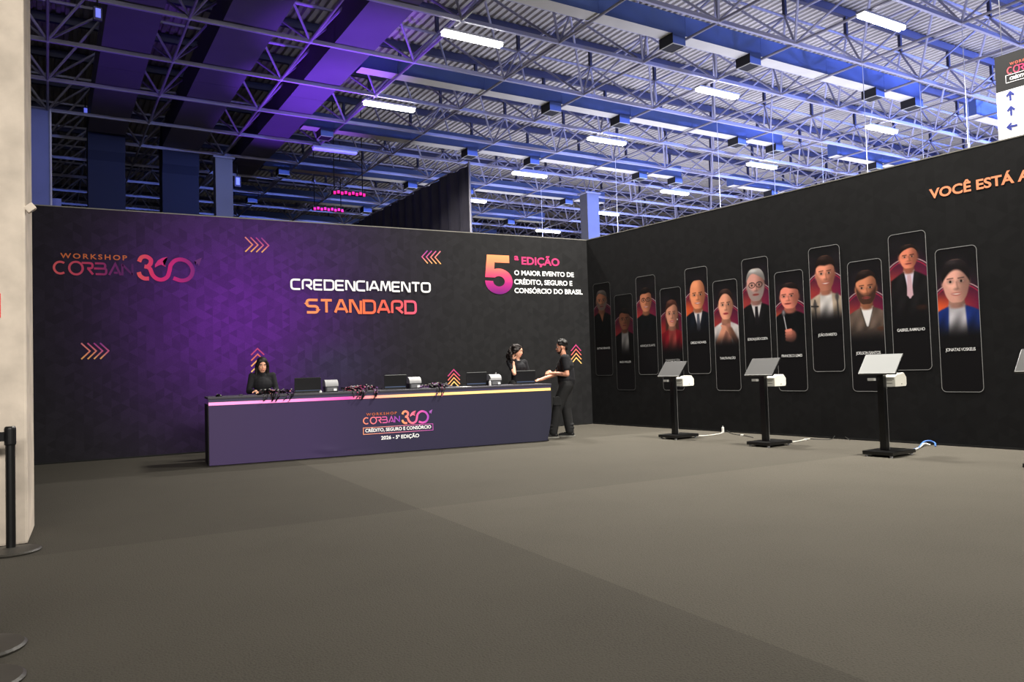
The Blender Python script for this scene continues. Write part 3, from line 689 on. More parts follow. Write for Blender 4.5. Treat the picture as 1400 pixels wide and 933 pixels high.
def paint(P):
    """colours (sRGB 0..255) of one portrait print; x 0..1 across the panel, y downwards in panel widths"""
    nx, ny, yb = 76, 190, 2.55
    X, Y = np.meshgrid(np.linspace(0, 1, nx), np.linspace(0, yb, ny))
    rng = np.random.default_rng(P['seed'])
    img = np.zeros(X.shape + (3,)) + np.array([17, 16, 18.])
    def put(m, c):
        nonlocal img
        c = np.asarray(c, float); img = img * (1 - m[..., None]) + (c if c.ndim == 3 else c[None, None]) * m[..., None]
    cx, ht, hc, hw = P['cx'], P['top'], P['chin'], P['hw']
    ry = P.get('ring', 1.52); R = .70
    smoke = (np.sin(X * 7 + P['seed']) * np.sin(Y * 6 + 2 * P['seed']) * .5 + .5) * smooth(2.0, .5, Y) * smooth(0, .5, Y)
    put(smoke * .35, (56, 44, 54))
    d = np.hypot(X - .5, Y - ry)
    put((1 - smooth(.45, 1.05, d)) * .5, (92, 30, 62))
    disc = (1 - smooth(R - .03, R - .01, d))
    g = X[..., None]; low = smooth(ry - .62, ry - .05, Y)[..., None]; put(disc * .95, (np.array(P.get('dl', (158, 56, 50)))[None, None] * (1 - g) + np.array((104, 24, 58))[None, None] * g) * low + np.array((74, 26, 48))[None, None] * (1 - low))
    put((1 - smooth(.004, .022, np.abs(d - R - .02))) * .75, (226, 180, 188)); put((1 - smooth(.0, .03, np.abs(d - R + .035))) * .7, (180, 40, 70))
    skin = np.array(P['skin'], float); hair = np.array(P['hair'], float)
    mid = (ht + hc) / 2; hh = (hc - ht) / 2
    light = (1.06 - .42 * smooth(cx - hw * .2, cx + hw * 1.1, X))[..., None]
    sk = np.clip(skin * light, 0, 255)
    # long hair behind
    if P.get('long'):
        put(poly(X, Y, [(cx - hw * 1.25, mid - hh * .2), (cx - hw * .9, ht + hh * .1), (cx, ht - .03), (cx + hw * .9, ht + hh * .1), (cx + hw * 1.3, mid), (cx + hw * 1.35, hc + .28), (cx + hw * .6, hc + .32), (cx - hw * .7, hc + .30), (cx - hw * 1.3, hc + .2)], .05), hair)
    # neck, torso
    hw *= 1.10; sh = P.get('sh', hc + .10)
    put(poly(X, Y, [(cx - hw * .58, hc - hh * .5), (cx + hw * .58, hc - hh * .5), (cx + hw * .66, sh + .1), (cx - hw * .66, sh + .1)], .02), sk * .72)
    j = np.array(P['coat'], float); fold = (.86 + .2 * np.sin(X * 17 + Y * 5) * np.sin(Y * 4))[..., None]
    sw = P.get('sw', .62)
    put(poly(X, Y, [(cx - hw * .6, sh - .02), (cx - hw * 1.2, sh + .06), (cx - sw, sh + .20), (cx - sw - .08, 2.6), (cx + sw + .08, 2.6), (cx + sw, sh + .18), (cx + hw * 1.2, sh + .05), (cx + hw * .6, sh - .02)], .03), j * fold)
    if P.get('tee'):
        put(poly(X, Y, [(cx - hw * .62, sh - .04), (cx - hw * .8, 2.6), (cx + hw * .8, 2.6), (cx + hw * .62, sh - .04)], .03), np.array(P['tee'], float) * fold)
    if P.get('shirt'):
        v = P.get('vdeep', .62)
        put(poly(X, Y, [(cx - hw * .62, sh - .04), (cx - hw * .42, sh + .2), (cx - .03, sh + v), (cx + .04, sh + v), (cx + hw * .5, sh + .2), (cx + hw * .64, sh - .04)], .02), np.array(P['shirt'], float))
        put(seg(X, Y, cx - hw * .62, sh, cx - .04, sh + v, .012), j * .5); put(seg(X, Y, cx + hw * .64, sh, cx + .04, sh + v, .012), j * .5)
    if P.get('tie'): put(poly(X, Y, [(cx - .05, sh + .08), (cx + .05, sh + .08), (cx + .09, sh + .62), (cx, sh + .7), (cx - .08, sh + .62)], .015), P['tie'])
    if P.get('vneck'): put(poly(X, Y, [(cx - hw * .5, sh - .03), (cx + hw * .5, sh - .03), (cx + .02, sh + .36)], .02), sk * .8)
    put(ell(X, Y, cx, sh - .02, hw * .62, .075), sk * .66)
    # head
    jaw = P.get('jaw', 1.15)
    def head(g=1.0):
        t = np.clip((Y - ht) / (hc - ht), -.1, 1.1)
        w = hw * g * np.where(t < .45, np.clip(1 - (np.abs(t - .45) / .46) ** 2.5, 0, 1) ** .42, np.clip(1 - (np.clip(t - .45, 0, 2) / .575) ** (2.1 * jaw), 0, 1) ** .46)
        m = 1 - smooth(-.02, .02, np.abs(X - cx) - w); return m * (1 - smooth(.985, 1.02, t)) * smooth(-.02, .03, t)
    H = head()
    for s_ in (-1, 1): put(ell(X, Y, cx + s_ * hw * 1.0, mid + hh * .12, .035, .09), sk * .85)
    put(H, sk)
    put(H * ell(X, Y, cx - hw * .45, mid + hh * .25, hw * .35, hh * .25, .1) * .25, np.clip(skin * 1.25, 0, 255))
    put(H * ell(X, Y, cx + hw * .55, mid + hh * .35, hw * .4, hh * .45, .12) * .35, skin * .5)
    # beard, hair
    if P.get('beard'):
        bc = np.array(P['beard'], float); t = (Y - mid) / hh
        b = H * smooth(.25, .6, t + .5 * (np.abs(X - cx) / hw) ** 2 * 1.0)
        put(b * P.get('bw', .85), bc)
    if not P.get('bald'):
        hl = P.get('hl', .38); t = (Y - ht) / (hc - ht)
        top = head(1.09) * (1 - smooth(.19 * hl / .42, .25 * hl / .42, t - .10 * np.abs((X - cx) / hw) ** 3 * 1.6 + .05 * np.sin((X - cx) * 9 + P['seed'])))
        put(top, hair * (.8 + .4 * smooth(.3, 0, t))[..., None])
        put(ell(X, Y, cx - hw * .25, ht + hh * .12, hw * .4, hh * .1, .04) * .35, np.clip(hair * 1.9 + 18, 0, 255))
    else: put(H * ell(X, Y, cx - hw * .3, ht + hh * .3, hw * .4, hh * .22, .08) * .35, np.clip(skin * 1.3, 0, 255))
    # features
    ey = mid + hh * .02; tilt = P.get('tilt', 0)
    for s_ in (-1, 1):
        exx = cx + s_ * hw * .42 + P.get('turn', 0); yy = ey + tilt * s_
        put(H * ell(X, Y, exx, yy, hw * .27, hh * .12, .05) * .4, skin * .45)
        put(ell(X, Y, exx, yy + .005, hw * .17, hh * .045, .014), (166, 146, 138)); put(ell(X, Y, exx, yy + .004, hw * .09, hh * .06, .012), (28, 18, 16))
        put(seg(X, Y, exx - hw * .24, yy - hh * .13, exx + hw * .22, yy - hh * .15, .009, .012), np.minimum(hair, 70) if not P.get('bald') else (40, 24, 20))
        if P.get('glasses'):
            r = np.abs(np.sqrt(((X - exx) / (hw * .36)) ** 2 + ((Y - yy) / (hh * .17)) ** 2) - 1); put((1 - smooth(.05, .18, r)) * .85, (24, 22, 24))
    tx = cx + P.get('turn', 0)
    put(seg(X, Y, tx + .02, ey + hh * .05, tx + .045, ey + hh * .34, .022, .02) * .5, skin * .55); put(ell(X, Y, tx + .01, ey + hh * .37, hw * .2, hh * .06, .03) * .55, skin * .5)
    my = ey + hh * .60
    Yc = Y + (.9 if P.get('smile') else .2) * (X - tx) ** 2
    put(ell(X, Yc, tx, my, hw * .36, hh * .07, .02), np.array(P.get('lip', (150, 70, 66)), float))
    if P.get('smile'): put(ell(X, Yc, tx, my - .002, hw * .28, hh * .03, .014), (222, 208, 200))
    else: put(seg(X, Y, tx - hw * .3, my, tx + hw * .3, my, .008, .01), (70, 30, 30))
    # things in front of the body
    for kind in P.get('extra', []):
        if kind == 'clasped':
            for k in range(5): put(seg(X, Y, .30 + k * .05, 1.50 + k * .012, .52 + k * .035, 1.62 + k * .05, .032), sk * (.95 - .04 * k))
            put(seg(X, Y, .12, 2.1, .40, 1.60, .10, .04), sk * .9); put(seg(X, Y, .92, 2.1, .66, 1.66, .10, .04), sk * .7)
        if kind == 'mic':
            put(seg(X, Y, .26, 1.28, .36, 1.84, .018, .012), (170, 168, 172)); put(ell(X, Y, .27, 1.27, .065, .09), (70, 66, 70)); put(ell(X, Y, .27, 1.25, .03, .05), (140, 136, 140))
            put(ell(X, Y, .50, 1.98, .19, .19), sk * .8)
            for k in range(4): put(seg(X, Y, .34, 1.82 + k * .09, .50, 1.80 + k * .1, .045), sk * (1.0 - .07 * k))
        if kind == 'armcross': put(poly(X, Y, [(-.1, 2.0), (.45, 1.96), (1.05, 1.82), (1.05, 2.05), (.5, 2.2), (-.1, 2.3)], .04), j * .85); put(ell(X, Y, .9, 1.93, .1, .06), sk * .8)
        if kind == 'stands':
            for xx in (.14, .86): put(seg(X, Y, xx, 1.55, xx + .03, 2.4, .02), (50, 46, 46)); put(ell(X, Y, xx, 1.5 + .2 * (xx < .5), .06, .11), (66, 62, 62))
            put(seg(X, Y, .0, 1.72, .24, 1.74, .022), (40, 38, 38))
        if kind == 'lapel': put(poly(X, Y, [(cx - hw * .62, sh - .02), (cx - hw * 1.3, sh + .2), (cx - hw * .9, 2.6), (cx - hw * .6, 2.6)], .03), np.array(P['lapel'], float)); put(poly(X, Y, [(cx + hw * .62, sh - .02), (cx + hw * 1.3, sh + .2), (cx + hw * .9, 2.6), (cx + hw * .6, 2.6)], .03), np.array(P['lapel'], float) * .8)
        if kind == 'hand': put(ell(X, Y, .82, 2.02, .14, .07), sk * .45)
        if kind == 'earring': put(ell(X, Y, cx + hw * .98, mid + hh * .5, .02, .03, .01), (235, 225, 225))
    fade = P.get('fade', (1.75, 2.35))
    f = smooth(fade[0], fade[1], Y)[..., None]; img = img * (1 - f) + np.array([17, 16, 18.]) * f
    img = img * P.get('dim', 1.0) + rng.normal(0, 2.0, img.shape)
    return X, Y, np.clip(img, 6, 255), yb
M_PRINT = bpy.data.materials.new('portrait_print'); M_PRINT.use_nodes = True
_n = M_PRINT.node_tree.nodes; _a = _n.new('ShaderNodeAttribute'); _a.attribute_name = 'print'; _b = _n['Principled BSDF']; _b.inputs['Roughness'].default_value = .7; _b.inputs['Specular IOR Level'].default_value = .1
M_PRINT.node_tree.links.new(_a.outputs['Color'], _b.inputs['Base Color'])
M_PANEL = mat('panel_black', (17, 16, 18), .7, spec=.1)
def to_lin(a):
    a = a / 255; return np.where(a <= .04045, a / 12.92, ((a + .055) / 1.055) ** 2.4)
def rounded(x0, z0, x1, z1, r, n=6):
    out = []
    for cx, cz, a in ((x1 - r, z1 - r, 0), (x0 + r, z1 - r, 90), (x0 + r, z0 + r, 180), (x1 - r, z0 + r, 270)):
        out += [(cx + r * math.cos(math.radians(a + 90 * k / n)), cz + r * math.sin(math.radians(a + 90 * k / n))) for k in range(n + 1)]
    return out
def panel(k, P):
    x0 = .178 + .6655 * k; zt = 3.05 if k % 2 == 0 else 2.738; zb = zt - CARD_H
    o = F_RIGHT.w(x0, -.003, zb)
    t = empty('portrait_panel', o, F_RIGHT.a, P['label'], 'poster', 'portrait panels along the right wall')
    bm = bmesh.new(); bm.faces.new([bm.verts.new((p[0], -.001, p[1])) for p in rounded(0, 0, CARD_W, CARD_H, .065)][::-1]); from_bm('panel_ground', bm, M_PANEL, t)
    X, Y, img, yb = paint(P); ny, nx = X.shape
    vx = X * CARD_W; vz = CARD_H - Y * CARD_W
    co = np.stack([vx, np.full(X.shape, -.003), vz], -1).reshape(-1, 3)
    idx = np.arange(nx * ny).reshape(ny, nx); fc = np.stack([idx[:-1, :-1], idx[1:, :-1], idx[1:, 1:], idx[:-1, 1:]], -1).reshape(-1, 4)
    r = .065; ccx = np.clip(vx, r, CARD_W - r); ccz = np.minimum(vz, CARD_H - r)
    okv = (np.hypot(vx - ccx, vz - ccz) <= r + 1e-6).ravel(); fc = fc[okv[fc].all(1)]
    me = bpy.data.meshes.new('portrait_picture'); me.from_pydata(co.tolist(), [], fc.tolist())
    ca = me.color_attributes.new('print', 'FLOAT_COLOR', 'POINT'); c4 = np.ones((len(co), 4)); c4[:, :3] = to_lin(img.reshape(-1, 3)); ca.data.foreach_set('color', c4.ravel())
    mesh_obj('portrait_picture', me, M_PRINT, t)
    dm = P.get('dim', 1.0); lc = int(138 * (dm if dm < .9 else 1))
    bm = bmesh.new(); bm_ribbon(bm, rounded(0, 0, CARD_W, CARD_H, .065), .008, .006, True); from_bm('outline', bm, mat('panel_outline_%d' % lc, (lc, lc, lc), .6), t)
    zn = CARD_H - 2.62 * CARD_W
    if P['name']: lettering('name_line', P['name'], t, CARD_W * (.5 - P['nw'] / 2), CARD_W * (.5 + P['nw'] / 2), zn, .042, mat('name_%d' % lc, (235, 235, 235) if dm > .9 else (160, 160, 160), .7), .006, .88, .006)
SK_A, SK_B, SK_C = (222, 152, 124), (196, 124, 92), (150, 92, 68)
PEOPLE = [
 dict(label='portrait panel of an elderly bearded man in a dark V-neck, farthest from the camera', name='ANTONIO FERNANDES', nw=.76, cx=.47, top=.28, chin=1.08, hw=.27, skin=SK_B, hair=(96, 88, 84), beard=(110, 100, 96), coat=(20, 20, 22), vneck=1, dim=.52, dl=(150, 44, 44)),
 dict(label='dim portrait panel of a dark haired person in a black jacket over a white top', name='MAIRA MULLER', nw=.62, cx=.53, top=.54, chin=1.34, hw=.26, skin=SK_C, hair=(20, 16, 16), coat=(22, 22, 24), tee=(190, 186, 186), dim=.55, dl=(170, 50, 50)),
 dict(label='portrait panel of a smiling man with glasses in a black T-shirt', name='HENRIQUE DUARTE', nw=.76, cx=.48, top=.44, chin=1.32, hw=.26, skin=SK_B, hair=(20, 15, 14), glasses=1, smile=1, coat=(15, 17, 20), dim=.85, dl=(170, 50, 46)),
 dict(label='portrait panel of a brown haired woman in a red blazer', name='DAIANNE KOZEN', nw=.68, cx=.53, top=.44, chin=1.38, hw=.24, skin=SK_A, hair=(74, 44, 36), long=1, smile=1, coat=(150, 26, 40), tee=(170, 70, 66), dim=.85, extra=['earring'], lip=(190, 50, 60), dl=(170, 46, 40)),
 dict(label='portrait panel of a bald smiling man in a navy suit and grey tie', name='DIEGO NOVAES', nw=.68, cx=.53, top=.44, chin=1.42, hw=.295, skin=(214, 134, 96), hair=(40, 30, 28), bald=1, smile=1, coat=(22, 26, 36), shirt=(206, 200, 204), tie=(76, 80, 92), dl=(222, 92, 40)),
 dict(label='portrait panel of a woman with hands clasped in a white blazer', name='THALITA FALCÃO', nw=.64, cx=.5, top=.3, chin=1.30, hw=.26, skin=SK_A, hair=(40, 28, 26), coat=(232, 224, 224), tee=(180, 120, 104), extra=['clasped'], lip=(170, 60, 66), fade=(1.7, 2.2)),
 dict(label='portrait panel of a grey haired man with glasses, beard and dark tie', name='EDISON JOÃO COSTA', nw=.76, cx=.5, top=.34, chin=1.37, hw=.30, skin=(196, 140, 128), hair=(138, 134, 132), beard=(132, 124, 122), bw=.8, glasses=1, coat=(22, 22, 24), shirt=(196, 192, 194), tie=(28, 26, 30)),
 dict(label='portrait panel of a man in black speaking into a microphone', name='FRANCISCO LEMES', nw=.72, cx=.5, top=.36, chin=1.14, hw=.29, skin=(220, 132, 112), hair=(26, 20, 20), hl=.34, coat=(15, 16, 18), extra=['mic'], turn=-.06, dl=(214, 90, 46), ring=1.58),
 dict(label='portrait panel of a smiling man with swept dark hair and beige jacket', name='JOÃO EVARISTO', nw=.6, cx=.51, top=.27, chin=1.28, hw=.27, skin=(218, 140, 114), hair=(32, 22, 20), hl=.46, beard=(96, 58, 48), bw=.45, smile=1, coat=(196, 176, 156), tee=(226, 220, 218), extra=['stands'], fade=(1.65, 2.2), ring=1.45),
 dict(label='portrait panel of a bearded man in a brown jacket with crossed arms', name='JOELSON SANTOS', nw=.72, cx=.52, top=.28, chin=1.23, hw=.27, skin=SK_B, hair=(30, 22, 20), beard=(44, 30, 26), coat=(112, 94, 84), shirt=(226, 222, 222), vdeep=.52, extra=['armcross'], fade=(1.7, 2.3), ring=1.55),
 dict(label='portrait panel of a man in a black suit and open white shirt, second nearest', name='GABRIEL RAMALHO', nw=.74, cx=.52, top=.32, chin=.95, hw=.21, skin=(206, 122, 96), hair=(24, 18, 17), hl=.36, coat=(28, 26, 28), shirt=(206, 196, 214), tie=(196, 160, 170), vdeep=.7, extra=['hand'], ring=1.4, sw=.5),
 dict(label='portrait panel of a young smiling man in a blue jacket, nearest the camera', name='JONATAS VOSKELIS', nw=.72, cx=.47, top=.30, chin=1.39, hw=.285, skin=(214, 158, 142), hair=(28, 24, 26), hl=.56, smile=1, beard=(150, 104, 94), bw=.3, coat=(30, 52, 128), tee=(200, 196, 204), dl=(236, 96, 44), ring=1.6, fade=(1.7, 2.3)),
]
for k, P in enumerate(PEOPLE):
    P['seed'] = k + 3; panel(k, P)

# ------------------------------------------------------------------ reception counter
ctr = empty('reception_counter', F_CTR.o, F_CTR.a, 'long dark purple reception counter with a glowing pink to yellow edge strip', 'counter')
M_CTR = mat('counter_vinyl', (58, 54, 82), .6, 0, .04, 1.2)
def counter_front():
    """stretched vinyl: flat, with creases near the foot and a slack lower right corner"""
    bm = bmesh.new(); nx, nz = 110, 26; G = []
    for a in range(nx + 1):
        col_ = []
        for b in range(nz + 1):
            x = CTR_L * a / nx; z = .012 + (.865 - .012) * b / nz; y = 0.0
            for cx_, cz_, w_, h_, dp in ((1.72, .10, .16, .05, .012), (1.9, .06, .2, .04, -.012), (2.05, .045, .2, .03, .010), (1.55, .06, .1, .05, -.006)):
                y -= dp * math.exp(-((x - cx_ + (z - cz_) * 2.2) / w_) ** 2 - ((z - cz_) / h_) ** 2)
            u = max(0, (x - 4.9) / .6); y += -.02 * math.sin(u * 3.1) * (1 - z) ** 2
            xx = x - .10 * u * u * max(0, 1 - z / .5) ** 1.5
            col_.append(bm.verts.new((xx, y - .012, z)))
        G.append(col_)
    for a in range(nx):
        for b in range(nz): bm.faces.new((G[a][b], G[a + 1][b], G[a + 1][b + 1], G[a][b + 1]))
    return bm
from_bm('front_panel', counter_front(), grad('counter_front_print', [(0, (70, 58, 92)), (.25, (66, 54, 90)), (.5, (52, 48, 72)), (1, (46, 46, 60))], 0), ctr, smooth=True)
box('carcass', (CTR_L / 2 - .02, CTR_D / 2 + .01, .44), (CTR_L - .10, CTR_D, .84), M_BLACK, ctr)
box('end_panel', (-.006, CTR_D / 2, .44), (.012, CTR_D, .87), mat('counter_end', (18, 18, 20), .7), ctr); box('end_panel', (CTR_L + .004, CTR_D / 2 + .06, .5), (.012, CTR_D - .12, .76), mat('counter_end', (18, 18, 20), .7), ctr)
box('light_strip', (CTR_L / 2 - .003, -.010, .888), (CTR_L - .006, .016, .044), grad('strip_glow', [(0, (246, 150, 205)), (.22, (240, 136, 198)), (.36, (216, 76, 160)), (.43, (240, 150, 140)), (.55, (240, 186, 124)), (.75, (240, 198, 130)), (1, (240, 196, 118))], 0, .62), ctr)
box('upper_band', (CTR_L / 2, .0, .932), (CTR_L + .004, .03, .042), M_CTR, ctr)
box('top', (CTR_L / 2, CTR_D / 2, .969), (CTR_L + .02, CTR_D + .05, .032), mat('counter_top', (60, 58, 66), .55, 0, .06, 4), ctr, None, .006)
box('plinth', (CTR_L / 2, .05, .012), (CTR_L - .1, .06, .024), M_BLACKM, ctr)
# its lettering
class Off(Frame): pass
F_CT2 = Frame(F_CTR.w(0, -.012, 0), F_CTR.a)
logo(ctr, F_CT2, unit_map(F_CT2, 80, 1250, 160, 275, 496.5, 586.5, 571.0, 580.8), 'counter', .018)
lx, lz = F_CT2.px(496.8, 594.3); rx, _ = F_CT2.px(591.8, 587); _, tz = F_CT2.px(496.8, 585.5)
ribbons('tagline_frame', [('closed', [(lx, lz), (rx, lz), (rx, tz), (lx, tz)])], .010, grad('frame_grad', [(0, (255, 170, 130)), (1, (190, 90, 180))]), ctr, .018)
x0, zb, cp = fpx(F_CT2, 499.4, 0, 592.0, 587.3); lettering('tagline', 'CRÉDITO, SEGURO E CONSÓRCIO', ctr, x0, F_CT2.px(589.3, 586)[0], zb + .004, cp, M_WHITE, .025, 1, .018)
x0, zb, cp = fpx(F_CT2, 521, 0, 601.6, 596.6); lettering('edition_line', '2026 - 5ª EDIÇÃO', ctr, x0, F_CT2.px(573, 598)[0], zb, cp, M_WHITE, .025, 1, .018)
TOPZ = .985
def on_counter(x, y): p = F_CTR.w(x, y, TOPZ); return p
# label printers
M_PRG = mat('printer_grey', (150, 150, 152), .45, 0, .06, 8); M_PRD = mat('printer_dark', (46, 46, 50), .5)
def label_printer(x, y, label, rz=0.0):
    t = empty('label_printer', on_counter(x, y), F_CTR.a + rz, label, 'printer', 'grey label printers on the counter')
    def prof(name, pts, w, m, x_=0.0):
        bm = bmesh.new(); a = [bm.verts.new((x_ - w / 2, p[0], p[1])) for p in pts]; b = [bm.verts.new((x_ + w / 2, p[0], p[1])) for p in pts]
        bm.faces.new(a[::-1]); bm.faces.new(b); n = len(pts)
        for k in range(n): bm.faces.new((a[k], a[(k + 1) % n], b[(k + 1) % n], b[k]))
        bmesh.ops.recalc_face_normals(bm, faces=bm.faces[:]); return from_bm(name, bm, m, t)
    prof('body', [(-.10, 0), (-.11, .01), (-.11, .085), (.12, .085), (.12, 0)], .19, M_PRD)
    cv = [(-.112, .088), (-.112, .105)] + [(-.112 + .11 * (1 - math.cos(math.radians(a))), .105 + .085 * math.sin(math.radians(a))) for a in range(15, 91, 15)] + [(.10, .185), (.12, .16), (.12, .088)]
    prof('lid', cv, .20, M_PRG); box('front_plate', (0, -.113, .045), (.15, .006, .06), mat('printer_front', (96, 96, 100), .5), t)
    box('printed_label', (.045, -.124, .035), (.045, .02, .032), M_WHITE, t); box('slot', (0, -.1125, .083), (.13, .006, .006), M_BLACK, t); return t
label_printer(1.80, .33, 'grey label printer beside the leftmost laptop on the counter'); label_printer(3.16, .36, 'grey label printer in the middle of the counter'); label_printer(4.58, .33, 'grey label printer nearest the right end of the counter')
M_LAP = mat('laptop_shell', (22, 22, 25), .4, 0, .05, 10); M_EDGE = mat('laptop_edge', (150, 152, 152), .35, .3)
def laptop(x, y, label, w=.37, tilt=.22, bright=True):
    t = empty('laptop', on_counter(x, y), F_CTR.a, label, 'laptop', 'open laptops on the counter')
    box('base', (0, .12, .010), (w, .25, .018), M_LAP, t, None, .004)
    R = Matrix.Rotation(tilt, 3, 'X'); R = Matrix.Rotation(tilt * .6, 3, 'X')
    c = Vector((0, -.0, .018)) + R @ Vector((0, 0, .108))
    l = box('lid', c, (w, .010, .215), M_LAP, t, R, .003)
    box('lid_rim', Vector((0, 0, .018)) + R @ Vector((0, 0, .2165)), (w * .96, .011, .006), M_EDGE if bright else M_LAP, l)
    box('screen', c + R @ Vector((0, .0062, 0)), (w * .93, .002, .19), mat('laptop_screen', (40, 46, 60), .3, emit=(120, 140, 180), estr=.25), l)
    return t
laptop(1.45, .34, 'open black laptop on the counter next to the woman with straight hair', .40, .2, False); laptop(2.85, .36, 'open laptop with pale top rim in the middle of the counter'); laptop(4.27, .36, 'open laptop with pale top rim left of the right-hand label printer'); laptop(5.22, .40, 'open laptop in front of the woman with curly hair')
o = empty('computer_mouse', on_counter(.15, .18), F_CTR.a + .6, 'black computer mouse at the left end of the counter', 'mouse')
bm = bmesh.new(); bmesh.ops.create_uvsphere(bm, u_segments=18, v_segments=12, radius=1)
for v in bm.verts: v.co = Vector((v.co.x * .034, v.co.y * .058, max(-.0, v.co.z) * .038 + .001))
from_bm('shell', bm, M_BLACKM, o, smooth=True); box('wheel', (0, .03, .034), (.007, .018, .012), M_SILVER, o)
def oddment(name, x, y, s, m, label, cat, rz=0):
    t = box(name, (0, 0, s[2] / 2), s, m, None, None, min(s) * .25); t.location = on_counter(x, y); t.rotation_euler.z = F_CTR.a + rz; tag(t, label, cat); return t
oddment('paper_sheet', 3.98, .2, (.21, .15, .003), M_WHITE, 'white paper slips lying on the counter right of the last lanyards', 'paper', .3)
def bottle(x, y, h, label):
    t = empty('small_bottle', on_counter(x, y), 0, label, 'bottle', 'small pale bottles on the counter'); mm = mat('bottle_white', (214, 214, 214), .4)
    lathe('flask', [(.018, 0), (.02, .005), (.02, h * .6), (.01, h * .72)], mm, t, 16); lathe('cap', [(.010, h * .72), (.011, h * .75), (.011, h), (.008, h)], mat('bottle_cap', (170, 170, 172), .4), t, 14)
bottle(4.42, .12, .11, 'small pale bottle between the third laptop and the right-hand printer'); bottle(4.70, .5, .22, 'thin pale bottle behind the right-hand label printer'); bottle(1.60, .1, .04, 'tiny pale cap lying between the first laptop and its printer')
oddment('cable_coil', 4.98, .22, (.13, .07, .012), M_BLACKM, 'small black cable bundle between printer and last laptop', 'cable', .2)
oddment('card_stack', .46, .22, (.05, .03, .022), M_PRD, 'small dark card box near the left end of the counter', 'card box', .1)
# heaps of lanyards, some hanging over the edge strip
def lan_mat(name, c0, c1):
    m = bpy.data.materials.new(name); m.use_nodes = True; N = m.node_tree.nodes; L = m.node_tree.links
    t = N.new('ShaderNodeTexCoord'); w = N.new('ShaderNodeTexNoise'); w.inputs['Scale'].default_value = 26; r = N.new('ShaderNodeValToRGB'); r.color_ramp.interpolation = 'CONSTANT'
    L.new(t.outputs['Object'], w.inputs[0]); L.new(w.outputs['Fac'], r.inputs[0]); e = r.color_ramp.elements; e[0].color = lin(c0); e[1].position = .54; e[1].color = lin(c1)
    L.new(r.outputs[0], N['Principled BSDF'].inputs['Base Color']); N['Principled BSDF'].inputs['Roughness'].default_value = .5; return m
M_LAN = [lan_mat('lanyard_black', (16, 14, 18), (40, 34, 44)), lan_mat('lanyard_pink', (18, 15, 19), (226, 120, 160)), lan_mat('lanyard_violet', (20, 16, 22), (150, 110, 170)), lan_mat('lanyard_red', (40, 14, 22), (210, 80, 110))]
M_CLIP = mat('lanyard_clip', (210, 210, 205), .25, .6)
def ribbon3(name, pts, w, m, parent):
    bm = bmesh.new(); P = spline(pts, 5); pr = None; T = Vector((random.uniform(-1, 1), random.uniform(-1, 1), 1)).normalized()
    for i, p in enumerate(P):
        d = (P[min(i + 1, len(P) - 1)] - P[max(i - 1, 0)]).normalized(); s_ = d.cross(T); s_ = s_.normalized() if s_.length > 1e-4 else Vector((1, 0, 0))
        T = (T + Vector((random.uniform(-.25, .25), random.uniform(-.25, .25), random.uniform(-.1, .1)))).normalized()
        a, b = bm.verts.new(p + s_ * w / 2), bm.verts.new(p - s_ * w / 2)
        if pr: bm.faces.new((pr[0], a, b, pr[1]))
        pr = (a, b)
    bmesh.ops.solidify(bm, geom=bm.faces[:], thickness=.0015); return from_bm(name, bm, m, parent)
def lanyards(x0, x1, n, label, pink, over):
    t = empty('lanyard_pile', on_counter((x0 + x1) / 2, .12), F_CTR.a, label, 'lanyards', 'heaps of lanyards on the counter edge'); L_ = (x1 - x0) / 2
    for k in range(n):
        c = random.uniform(-L_, L_) * .9; ov = random.random() < over; pts = []
        for q in range(8):
            a = 2 * math.pi * q / 7 + k; pts.append((c + .085 * math.cos(a) + random.uniform(-.03, .03), .02 + .075 * math.sin(a) + random.uniform(-.03, .03), .012 + random.uniform(0, .075) * (1 - abs(c) / L_ * .4)))
        if ov: pts += [(c + .03, -.12, .03), (c + .035 + random.uniform(-.03, .03), -.175, -.02), (c + random.uniform(-.03, .05), -.185, -.07 - random.uniform(0, .06)), (c + .05, -.18, -.03), (c + .06, -.14, .02)]
        ribbon3('strap', pts, .018, M_LAN[random.choice(pink)], t)
        b = pts[3]; cl = box('clip', (b[0], b[1] - .02, b[2] + .012), (.012, .022, .010), M_CLIP, t, Matrix.Rotation(random.uniform(0, 3), 3, 'Z'), .002)
lanyards(.68, 1.14, 20, 'dark heap of lanyards in front of the woman with straight hair', (0, 0, 0, 2, 3), .25); lanyards(1.98, 2.44, 28, 'pink and black heap of lanyards hanging over the middle of the light strip', (0, 1, 1, 3, 2), .45); lanyards(3.30, 3.68, 24, 'violet and black heap of lanyards beside the chevron marks', (0, 0, 2, 2, 1), .2)
